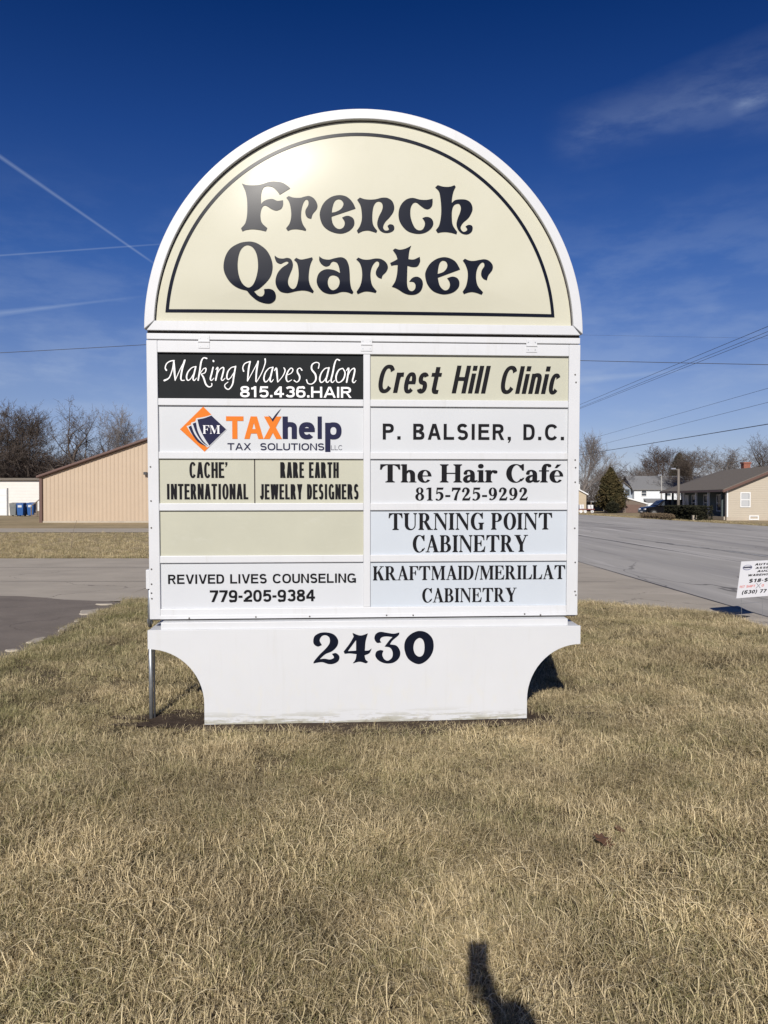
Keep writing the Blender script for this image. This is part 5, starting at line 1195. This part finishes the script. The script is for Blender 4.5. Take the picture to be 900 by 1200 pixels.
# --- dark suv
def suv(loc, rz, label):
    t = empty('parked_car', loc, rz); put(t, label, 'car')
    L_, Wd = 4.8, .95
    low_ = [(0, .42), (.05, .75), (.25, .95), (1.2, 1.08), (1.35, 1.10), (4.55, 1.12), (4.75, .98), (4.80, .6), (4.72, .36), (4.3, .30), (.35, .28)]
    bm_ = MB(); n = len(low_)
    for ys in ((-Wd, -.98 * Wd), (.98 * Wd, Wd)): pass
    sec = [(-Wd * .90, .10), (-Wd, 0), (Wd, 0), (Wd * .90, .10)]
    vs = []
    for y, ins in ((-Wd * .88, .10), (-Wd, .0), (Wd, .0), (Wd * .88, .10)):
        for x, z in low_: vs.append((x + (ins if x < 2.4 else -ins) * .8, y, z + (ins * .25 if z < .7 else -ins * .25)))
    fs = [tuple(range(n))[::-1], tuple(range(3 * n, 4 * n))]
    for s_ in range(3):
        for i in range(n): a, b = s_ * n + i, s_ * n + (i + 1) % n; fs.append((a, b, b + n, a + n))
    bm_.add(vs, fs); body = bm_.build('body', M_black_car, t, .02, True)
    cab = [(1.25, 1.09), (1.95, 1.64), (2.4, 1.74), (4.0, 1.72), (4.45, 1.62), (4.72, 1.10)]; n2 = len(cab); vs = []
    for y, k in ((-.90, 0), (.90, 0)):
        for x, z in cab: vs.append((x, y * (1 - .22 * (z - 1.09) / .65), z))
    cb = MB(); cb.add(vs, [tuple(range(n2))[::-1], tuple(range(n2, 2 * n2))] + [(i, (i + 1) % n2, (i + 1) % n2 + n2, i + n2) for i in range(n2)]); cb.build('cabin', M_black_car, t, .03, True)
    for s_ in (-1, 1):
        for xa, xb in ((1.62, 2.52), (2.60, 3.45), (3.53, 4.35)):
            f = lambda x, z: (x, s_ * (.90 * (1 - .22 * (z - 1.09) / .65) + .006), z)
            za = 1.14; zt = 1.60; xa2 = xa + (.42 if xa < 1.7 else 0); xb2 = xb - (.15 if xb > 4.3 else 0)
            MB().quad(f(xa, za), f(xb, za), f(xb2, zt), f(xa2, zt)).build('side_window', M_glass, t)
    MB().quad((1.36, -.76, 1.16), (1.36, .76, 1.16), (1.90, .68, 1.62), (1.90, -.68, 1.62)).build('windscreen', M_glass, t).location = (-.02, 0, .03)
    for x in (.85, 3.85):
        for s_ in (-1, 1):
            w_ = MB(); w_.tube([(x, s_ * .78, .36), (x, s_ * .97, .36)], .36, 20); tw = w_.build('wheel', M_rubber, t)
            w_ = MB(); w_.tube([(x, s_ * .965, .36), (x, s_ * .985, .36)], .24, 12); w_.build('rim', M_rim, tw)
    for s_ in (-.62, .62): MB().box(-.01, .12, s_ - .16, s_ + .16, .70, .84).build('headlight', mat('headlight_glass', (.6, .62, .66), .2), t, .02)
    MB().box(-.03, .06, -.35, .35, .44, .60).build('grille', M_dkmetal, t); MB().box(-.035, -.028, -.24, .24, .46, .57).build('number_plate', M_trim, t)
    for s_ in (-1.0, 1.0): MB().box(1.5, 1.62, s_ * .98 - .08, s_ * .98 + .08, 1.10, 1.22).build('mirror', M_black_car, t, .02)
    return t
suv((at(752, 77.5), 77.5, 0), R(6), 'dark sport utility car parked beyond the end of the dark hedge')

# --- white two-storey house
wh_x, wh_D = at(743, 132), 132.0
wh = empty('white_house', (wh_x, wh_D, 0)); put(wh, 'white two storey house with grey roof behind the parked car', 'house')
z1, z2 = zz(573.5, 132), zz(565, 132)
MB().box(0, 16, 0, 8, -.5, z1).build('wall', M_sid_white, wh)
MB().prism_x([(0, z1), (8, z1), (4, z2 + 1.0)], .02, 15.98).build('gable', M_sid_white, wh)
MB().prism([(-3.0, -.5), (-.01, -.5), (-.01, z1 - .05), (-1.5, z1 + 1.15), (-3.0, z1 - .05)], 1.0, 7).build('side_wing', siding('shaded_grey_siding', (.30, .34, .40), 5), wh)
for a, b in ((-3.2, -1.5), (0.1, -1.5)): slab(MB(), a, z1 - .2, b, z1 + 1.2, .7, 7.2, .18).build('roof', M_roof, wh)
def slope(x0, x1, ya, za, yb, zb, th): return MB().add([(x0, ya, za), (x1, ya, za), (x1, yb, zb), (x0, yb, zb), (x0, ya, za + th), (x1, ya, za + th), (x1, yb, zb + th), (x0, yb, zb + th)], [(3, 2, 1, 0), (4, 5, 6, 7), (0, 1, 5, 4), (1, 2, 6, 5), (2, 3, 7, 6), (3, 0, 4, 7)])
slope(-.4, 16.4, -.4, z1 - .1, 4, z2 + 1.05, .15).build('roof', M_roof2, wh); slope(-.4, 16.4, 8.4, z1 - .1, 4, z2 + 1.05, .15).build('roof', M_roof2, wh)
for px in (754.5, 783): window(wh, at(px, 132) - wh_x, 0, zz(581, 132), zz(574.8, 132), .8, 'y')
slope(at(754, 132) - wh_x, at(776, 132) - wh_x, -1.6, zz(589, 132), 0, zz(585, 132), .12).build('porch_roof', M_roof2, wh)
MB().box(at(754, 132) - wh_x + .3, at(776, 132) - wh_x - .3, -1.5, -.001, -.5, zz(589, 132)).build('porch', M_sid_white, wh)
for px in (746.5, 735): window(wh, at(px, 133) - wh_x, 1.0, zz(580, 133), zz(574, 133), .6, 'y', M_sid_dark)

# --- brown shed with white roof edge, tan house at the sign's edge
sh = empty('brown_garage', (at(725, 104), 104, 0)); put(sh, 'brown boarded garage with a sloping white roof edge', 'garage')
a_, b_ = at(757, 104) - at(725, 104), 0
MB().prism([(0, -.2), (a_, -.2), (a_, zz(590.5, 104)), (.8, zz(583, 104)), (0, zz(584, 104))], 0, 7).build('wall', siding('brown_boards', (.15, .115, .09), 3.5, 0), sh)
slab(MB(), a_ + .2, zz(591, 104), .6, zz(583, 104), -.15, 7.1, .18).build('roof', M_trim, sh); slab(MB(), -.4, zz(585, 104), .6, zz(583, 104), -.15, 7.1, .18).build('roof', M_trim, sh)
MB().box(1.0, 3.0, -.04, .0, 0, 1.1).build('garage_door', mat('dull_red_brown', (.15, .095, .075), .8, .2, 4), sh)
th_ = empty('tan_house', (at(677, 112), 112, 0)); put(th_, 'tan sided house end with a white roof edge beside the sign', 'house')
e_ = at(687, 112) - at(677, 112)
MB().prism([(-7, -.2), (e_, -.2), (e_, zz(579.5, 112)), (-3, zz(561, 112)), (-7, zz(579, 112))], 0, 9).build('wall', M_sid_tan, th_)
slab(MB(), e_ + .25, zz(580, 112) - .05, -3, zz(561, 112), -.25, 9.2, .2).build('roof', M_trim, th_); slab(MB(), -7.3, zz(580, 112) - .05, -3, zz(561, 112), -.25, 9.2, .2).build('roof', M_trim, th_)
MB().box(-.6, .4, .5, 1.4, zz(575, 112), zz(567, 112)).build('chimney', M_trim, th_)
cp = empty('carport', (at(692, 118), 118, 0)); put(cp, 'dark open carport between the tan house and the cedar', 'carport')
MB().box(0, 4.2, 0, 5, zz(588.5, 118), zz(587, 118)).build('roof', M_roof2, cp)
for x in (.1, 2.1, 4.0): MB().box(x - .07, x + .07, 0, .14, 0, zz(588.5, 118)).build('post', M_trim if x > .5 else M_wood, cp)
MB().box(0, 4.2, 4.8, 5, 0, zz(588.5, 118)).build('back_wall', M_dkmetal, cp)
tr_ = empty('flat_trailer', (at(678.5, 98), 98, 0)); put(tr_, 'low red flat trailer carrying white boxes beside the sign edge', 'trailer')
MB().box(0, 2.0, 0, 1.6, .45, .58).build('deck', mat('faded_red_paint', (.17, .045, .04), .7, .2, 6), tr_)
for x in (.25, .8, 1.7): q = MB(); q.tube([(x, -.02, .25), (x, .12, .25)], .2, 12); q.build('wheel', M_trim, tr_)
bx = MB().box(0, .55, 0, .6, 0, .55).build('white_box', M_trim, None, .02); bx.location = (at(680, 98), 98.3, .582); put(bx, 'white box standing on the left of the red trailer', 'box')
bx = MB().box(0, .65, 0, .6, 0, .5).build('white_box', M_trim, None, .02); bx.location = (at(690, 98), 98.3, .582); put(bx, 'white box standing on the right of the red trailer', 'box')

# --- poles
def pole(px, D, ztop, r, m, label, arm=None):
    t = empty('utility_pole' if r > .10 else 'lamp_post', (at(px, D), D, 0)); put(t, label, 'pole')
    q = MB(); q.tube([(0, 0, -.1), (0, 0, ztop)], [r * 1.15, r * .8], 10); q.build('post', m, t, smooth=True)
    if arm: q = MB(); q.tube([(0, 0, ztop - .15), (arm, 0, ztop + .02)], .04, 6); a = q.build('arm', m, t); MB().box(arm - .28, arm + .12, -.12, .12, ztop - .06, ztop + .08).build('lamp_head', M_rim, a, .02)
    return t
pole(795, 72, zz(549.5, 72), .13, M_polewood, 'grey wooden pole with a small lamp arm before the white house', -.42)
pole(775, 88, zz(557, 88), .085, mat('pale_pole', (.30, .29, .27), .7, .1, 5), 'slim pale pole standing behind the dark parked car', -.12)
hp = pole(470, 62, 16.5, .17, M_polewood, 'tall wooden utility pole standing behind the sign')
MB().box(-1.4, 1.4, -.06, .06, 14.9, 15.05).build('crossarm', M_wood, hp)

# --- overhead wires
def wire(name, a, b, sag, r, label, m=None):
    a, b = Vector(a), Vector(b); pts_ = []
    for k in range(25): t = k / 24; q = a.lerp(b, t); q.z -= sag * 4 * t * (1 - t); pts_.append(q)
    q = MB(); q.tube(pts_, r, 5, False); o = q.build(name, m or M_dkmetal, None, smooth=True); put(o, label, 'wire', 'overhead wires'); return o
def wp(px, py, D): d = pix_dir(px, py); k = D / d.y; return (d.x * k, D, EYE + d.z * k)
top = wp(470, 390, 62)
wire('overhead_wire', wp(-420, 432, 48), wp(452, 385, 62), .25, .020, 'single dark wire crossing the sky left of the sign')
wire('overhead_wire', wp(488, 417.5, 62), wp(1250, 433, 60), .10, .024, 'thick dark wire running level across the sky right of the sign')
wire('overhead_wire', wp(560, 390, 70), wp(1300, 401, 70), .1, .007, 'very thin wire high in the sky right of the sign')
for (pa, pb, r, lab) in (((900, 382.5), (680, 474), .017, 'uppermost of three wires rising steeply to the upper right'), ((900, 388.5), (680, 477.5), .015, 'middle of three wires rising steeply to the upper right'), ((900, 392.5), (682, 478), .015, 'lowest of three wires rising steeply to the upper right'),
                         ((900, 455), (700, 512), .011, 'faint thin wire under the steep ones, higher of the faint pair'), ((900, 471.5), (690, 524.5), .011, 'faint thin wire just above the thick low cable'), ((900, 497), (690, 531.5), .026, 'thick dark cable sloping low above the ranch house roof')):
    X = 24.0; Pn = []
    for (px, py) in (pa, pb):
        D = X / ((px - 450) / 900); Pn.append(Vector(wp(px, py, D)))
    d_ = (Pn[1] - Pn[0]); A = Pn[0] - d_ * .55; B = Pn[1] + d_ * 1.8
    wire('overhead_wire', A, B, .0, r, lab)

# --- bare winter trees
def bare_tree(seed, H, spread, trunk_r, dense=1.0, up=.55, levels=5):
    r = random.Random(seed); seg = []     # (points, radii, level)
    def grow(p, d, ln, rad, lev):
        n = 5 if lev < 2 else 4 if lev < 4 else 3
        P, Rr = [p.copy()], [rad]; dd = d.copy(); wob = (.10, .16, .24, .30, .34, .36)[lev]
        for i in range(n):
            dd = (dd + Vector((r.gauss(0, wob), r.gauss(0, wob), r.gauss(0, wob * .6) + (.05 if lev else 0)))).normalized()
            p = p + dd * (ln / n); P.append(p.copy()); Rr.append(max(rad * (1 - .62 * (i + 1) / n), .0075))
        seg.append((P, Rr, lev))
        if lev >= levels: return
        nc = (r.randint(5, 6), r.randint(5, 6), r.randint(4, 5), r.randint(4, 5), 4)[lev]; nc = max(2, int(nc * dense + .5))
        for c in range(nc):
            lo = (.38, .2, .15, .1, .1)[lev]; t = lo + (1 - lo) * (c + r.random() * .8) / nc; t = min(t, .98)
            k = t * n; i = int(k); q = P[i].lerp(P[min(i + 1, n)], k - i); base = (P[min(i + 1, n)] - P[i]).normalized()
            az = r.uniform(0, 6.283); side = base.orthogonal().normalized(); side = Matrix.Rotation(az, 3, base) @ side
            ang = R(r.uniform(28, 62)) * spread; nd = (base * math.cos(ang) + side * math.sin(ang) + Vector((0, 0, .12 * up))).normalized()
            grow(q, nd, ln * r.uniform(.8, 1.1) * (.95, .80, .66, .58, .5)[lev] * (1.05 - .35 * t), Rr[i] * r.uniform(.45, .68), lev + 1)
        grow(P[-1], dd, ln * .55, Rr[-1] * .85, lev + 1)
    grow(Vector((0, 0, -.2)), Vector((r.uniform(-.06, .06), r.uniform(-.06, .06), 1)).normalized(), H * .36, trunk_r, 0)
    zmax = max(p.z for P, _r, _l in seg for p in P); k = H / zmax
    T, Cw = MB(), MB()
    for P, Rr, lev in seg: (T if lev < 2 else Cw).tube([q * k for q in P], Rr, 7 if lev < 2 else 4 if lev < 3 else 3, False)
    mt = bpy.data.meshes.new('tree_trunk'); mt.from_pydata(T.v, [], T.f); mt.shade_smooth()
    mc = bpy.data.meshes.new('tree_crown'); mc.from_pydata(Cw.v, [], Cw.f)
    return mt, mc
protos = [bare_tree(3, 10, .95, .30, .85), bare_tree(8, 10, 1.15, .34, .82, .3), bare_tree(15, 10, .7, .20, 1.0, .9), bare_tree(21, 10, 1.0, .24, 1.0, .6), bare_tree(33, 10, .85, .18, 1.05, .7), bare_tree(40, 10, 1.25, .34, .85, .2, 4)]
def plant_tree(px, D, ytop, k, m, label, group, sx=1.0, rz=None):
    mt, mc = protos[k]; H = zz(ytop, D); s = H / 10
    t = empty('bare_tree', (at(px, D), D, 0), rnd.uniform(0, 6.28) if rz is None else rz); t.scale = (s * sx, s * sx, s); put(t, label, 'tree', group)
    for nm, me in (('trunk', mt), ('crown', mc)):
        o = bpy.data.objects.new(nm, me); C.objects.link(o); o.parent = t
        if not me.materials: me.materials.append(m)
        o.material_slots[0].link = 'OBJECT'; o.material_slots[0].material = m
GL, GR = 'bare trees behind the metal building', 'bare trees behind the houses across the street'
plant_tree(-40, 96, 468, 0, M_bark, 'bare tree mostly cut off by the left edge of the view', GL)
plant_tree(4, 92, 462, 3, M_bark, 'tall bare tree at the far left above the white garage', GL, .9)
plant_tree(38, 94, 470, 2, M_bark, 'slim upright bare tree, second from the far left', GL, 1.1)
plant_tree(92, 90, 464, 1, M_bark, 'broad bare tree with crooked limbs above the middle of the tan wall', GL, .95, 1.2)
plant_tree(128, 98, 488, 5, M_bark, 'bare tree with drooping twigs right of the broad crooked one', GL, .8)
plant_tree(158, 118, 472, 4, M_bark2, 'pale thin bare tree rising next to the edge of the sign', GL, .7)
plant_tree(60, 104, 520, 4, M_bark3, 'reddish bushy bare tree left of the broad crooked tree', GL, 1.5)
plant_tree(22, 106, 515, 3, M_bark3, 'reddish twiggy tree directly above the blue bins', GL, 1.5)
plant_tree(98, 110, 528, 4, M_bark3, 'low reddish tree under the limbs of the broad crooked tree', GL, 1.7)
plant_tree(-14, 104, 512, 1, M_bark3, 'reddish twiggy tree at the left edge above the garage roof', GL, 1.4)
plant_tree(140, 126, 520, 3, M_bark3, 'small reddish tree just above the sloping brown roof edge', GL, 1.3)
plant_tree(680, 120, 500, 2, M_bark2, 'tall thin bare tree touching the right edge of the sign', GR, .8, 1.0)
plant_tree(700, 132, 540, 1, M_bark, 'low rounded bare tree behind the tan house', GR, 1.2)
plant_tree(716, 138, 542, 3, M_bark, 'rounded bare tree behind the brownish cedar', GR, 1.2)
plant_tree(740, 150, 546, 4, M_bark2, 'pale bare tree behind the roof of the brown garage', GR, 1.2)
plant_tree(757, 160, 543, 1, M_bark2, 'pale spreading bare tree behind the left end of the white house', GR, 1.0)
plant_tree(776, 160, 518, 2, M_bark3, 'tall reddish bare tree behind the middle of the white house', GR, 1.3)
plant_tree(800, 166, 520, 3, M_bark, 'bare tree behind the dark conifer', GR, 1.0)
plant_tree(822, 128, 524, 4, M_bark, 'bare tree above the left slope of the ranch house roof', GR, 1.2)
plant_tree(850, 126, 519, 4, M_bark2, 'upright bare tree above the ridge left of the brick chimney', GR, 1.5)
plant_tree(884, 116, 506, 1, M_bark, 'large bare tree behind the brick chimney', GR, .95)
plant_tree(928, 112, 514, 3, M_bark, 'bare tree at the right edge of the view', GR, 1.0)
# twiggy underwood: a mass nobody could count
def thicket(name, label, x0, x1, D0, D1, h, n, m, seed):
    r = random.Random(seed); b = MB()
    for _ in range(n):
        D = r.uniform(D0, D1); x = at(r.uniform(x0, x1), D); hh = h * r.uniform(.45, 1.0); P = [Vector((x, D, 0))]; d = Vector((r.gauss(0, .25), r.gauss(0, .25), 1))
        for k in range(4): P.append(P[-1] + d.normalized() * hh / 4); d += Vector((r.gauss(0, .3), r.gauss(0, .3), 0))
        b.tube(P, [.035, .03, .022, .016, .01], 3, False)
        for j in range(5):
            q = P[1 + j % 4]; d2 = Vector((r.gauss(0, 1), r.gauss(0, 1), r.uniform(.2, 1.2))).normalized(); b.tube([q, q + d2 * hh * .16, q + d2 * hh * .26 + Vector((0, 0, hh * .07))], [.018, .014, .009], 3, False)
    me = bpy.data.meshes.new(name); me.from_pydata(b.v, [], b.f); put(link_mesh(name, me, m), label, None, None, 'stuff')
thicket('undergrowth', 'dense brown thicket of twigs behind the metal building', -60, 190, 92, 118, 8.0, 2600, M_bark3, 5)
thicket('undergrowth', 'grey brown thicket behind the houses across the street', 675, 940, 140, 165, 7.5, 1700, M_bark, 6)
# far treeline
thicket('treeline', 'distant line of bare trees on the horizon', -200, 1150, 240, 300, 12, 2200, M_bark2, 7)
# weed stalk on the verge
sk = MB(); sk.tube([(at(83, 26), 26, -.03), (at(85, 26), 26, .5), (at(90, 26), 26, .95)], .006, 5); so2 = sk.build('dry_stalk', M_wood); put(so2, 'thin dry stalk standing on the left verge', 'plant')

def conifer(px0, px1, D, ytop, ybase, m, label, seed, n):
    x = at((px0 + px1) / 2, D); H = zz(ytop, D); rx = (at(px1, D) - at(px0, D)) / 2
    t = empty('conifer', (x, D, 0)); put(t, label, 'tree')
    q = MB(); q.tube([(0, 0, -.1), (0, 0, H * .9)], [.18, .04], 8); q.build('trunk', M_bark, t)
    leaf_mass('crown', m, t, [(0, 0, H * .54, rx, rx, H * .46), (rx * .25, 0, H * .42, rx * .8, rx, H * .36)], n, .17, seed, 'cone')
conifer(699, 731, 103, 548, 600, M_needle, 'rounded brownish green cedar left of the brown garage', 3, 9000)
conifer(779, 813, 144, 531, 590, M_needle2, 'dark pointed conifer rising behind the ranch house and lamp pole', 4, 9000)
bh = empty('dark_bush', (at(718, 101), 101, 0)); put(bh, 'small very dark bush at the foot of the brownish cedar', 'bush')
leaf_mass('foliage', M_hedge, bh, [(0, 0, .75, .9, .7, .8)], 1500, .1, 8, 'ball')

# ================================================================== the photographer, whose shadow lies on the lawn
def person():
    t = empty('person', (.045, -.58, 0)); put(t, 'person standing on the lawn holding a phone up at arm height, seen by shadow', 'person')
    J = {'pelvis': (0, 0, .96), 'waist': (0, 0, 1.10), 'chest': (0, .01, 1.30), 'neck': (0, .02, 1.45), 'head': (0, .04, 1.53),
         'hl': (-.09, 0, .93), 'kl': (-.11, .02, .50), 'al': (-.12, -.02, .09), 'tl': (-.13, .14, .035), 'hr': (.09, 0, .93), 'kr': (.11, .02, .50), 'ar': (.12, -.02, .09), 'tr': (.14, .14, .035),
         'sl': (-.18, 0, 1.39), 'el': (-.23, .06, 1.12), 'wl': (-.24, .18, .92), 'pl_': (-.24, .21, .85), 'sr': (.18, 0, 1.39), 'er': (.15, .25, 1.235), 'wr': (.030, .475, 1.395), 'pr': (.000, .545, 1.452)}
    rad = {'pelvis': .155, 'waist': .135, 'chest': .16, 'neck': .058, 'head': .055, 'hl': .10, 'kl': .062, 'al': .045, 'tl': .038, 'hr': .10, 'kr': .062, 'ar': .045, 'tr': .038, 'sl': .065, 'el': .046, 'wl': .03, 'pl_': .03, 'sr': .065, 'er': .046, 'wr': .03, 'pr': .032}
    E_ = [('pelvis', 'waist'), ('waist', 'chest'), ('chest', 'neck'), ('neck', 'head'), ('pelvis', 'hl'), ('hl', 'kl'), ('kl', 'al'), ('al', 'tl'), ('pelvis', 'hr'), ('hr', 'kr'), ('kr', 'ar'), ('ar', 'tr'), ('chest', 'sl'), ('sl', 'el'), ('el', 'wl'), ('wl', 'pl_'), ('chest', 'sr'), ('sr', 'er'), ('er', 'wr'), ('wr', 'pr')]
    def fing(root, base, dirs, ln, r0, tag_):
        prev = root; p = Vector(base)
        for k, d in enumerate(dirs): nm = f'{tag_}{k}'; J[nm] = tuple(p); rad[nm] = r0 * (1 - .12 * k); E_.append((prev, nm)); prev = nm; p = p + Vector(d) * ln
    for i in range(4):     # fingers wrapped round the phone, and the thumb on the other side
        z = 1.475 - i * .019; fing('pr', (-.020, .585, z), [(-.9, .35, 0), (-1, .0, 0), (-.75, -.5, 0), (0, 0, 0)], .022 - .002 * abs(i - 1), .0085, f'f{i}')
    fing('pr', (.002, .560, 1.475), [(-.1, .2, .9), (-.5, .1, .8), (0, 0, 0)], .026, .010, 'th')
    for i in range(4): fing('pl_', (-.24 + (i - 1.5) * .002, .19 + i * .016, .80), [(0, .1, -1), (.1, .2, -.9), (.2, .3, -.8), (0, 0, 0)], .026 - .002 * abs(i - 1), .0085, f'g{i}')
    fing('pl_', (-.22, .245, .84), [(.2, .5, -.8), (.1, .2, -.9), (0, 0, 0)], .024, .010, 'ti')
    names = list(J); me = bpy.data.meshes.new('body'); me.from_pydata([J[n] for n in names], [(names.index(a), names.index(b)) for a, b in E_], [])
    o = link_mesh('body', me, mat('winter_coat', (.06, .07, .10), .85, .2, 20), t)
    sk_ = o.modifiers.new('skin', 'SKIN'); sk_.use_smooth_shade = True
    for i, n in enumerate(names): me.skin_vertices[0].data[i].radius = (rad[n], rad[n]); me.skin_vertices[0].data[i].use_root = (i == 0)
    o.modifiers.new('smooth', 'SUBSURF').levels = 1; o.modifiers['smooth'].render_levels = 2
    hd_ = bmesh.new(); bmesh.ops.create_uvsphere(hd_, u_segments=28, v_segments=20, radius=1)
    for v in hd_.verts:
        x, y, z = v.co; jaw = 1 - .28 * max(0, -z) ** 1.3; nose = math.exp(-((x / .12) ** 2 + ((z + .12) / .16) ** 2)) * .16 * (y > 0); eye = -.05 * math.exp(-(((abs(x) - .32) / .13) ** 2 + ((z - .05) / .1) ** 2)) * (y > 0)
        mouth = .03 * math.exp(-((x / .25) ** 2 + ((z + .45) / .06) ** 2)) * (y > 0); ear = .13 * math.exp(-((y / .12) ** 2 + (z / .22) ** 2)) * (abs(x) > .8)
        v.co = (x * .074 * jaw * (1 + ear), y * .093 * (1 - .1 * max(0, -z)) + (nose + eye + mouth) * .11, z * .112)
    mh = bpy.data.meshes.new('head'); hd_.to_mesh(mh); hd_.free(); mh.shade_smooth(); h = link_mesh('head', mh, mat('skin', (.55, .36, .27), .55), t); h.location = (0, .05, 1.605)
    hr = bmesh.new(); bmesh.ops.create_uvsphere(hr, u_segments=24, v_segments=16, radius=1)
    bmesh.ops.delete(hr, geom=[v for v in hr.verts if v.co.z < -.35 or (v.co.y > .45 and v.co.z < .45)], context='VERTS')
    for v in hr.verts: v.co = (v.co.x * .083, v.co.y * .100 - .005, v.co.z * .122 + .004)
    mh = bpy.data.meshes.new('hair'); hr.to_mesh(mh); hr.free(); mh.shade_smooth(); link_mesh('hair', mh, mat('dark_hair', (.03, .02, .015), .7), h)
person()
ph = MB(); ph.box(-.0375, .0375, -.0195, -.0115, 1.470, 1.620); po = ph.build('phone', mat('phone_glass', (.02, .02, .025), .15), None, .0035, seg=3)
put(po, 'dark phone held upright in the raised hand, seen by its shadow', 'phone')
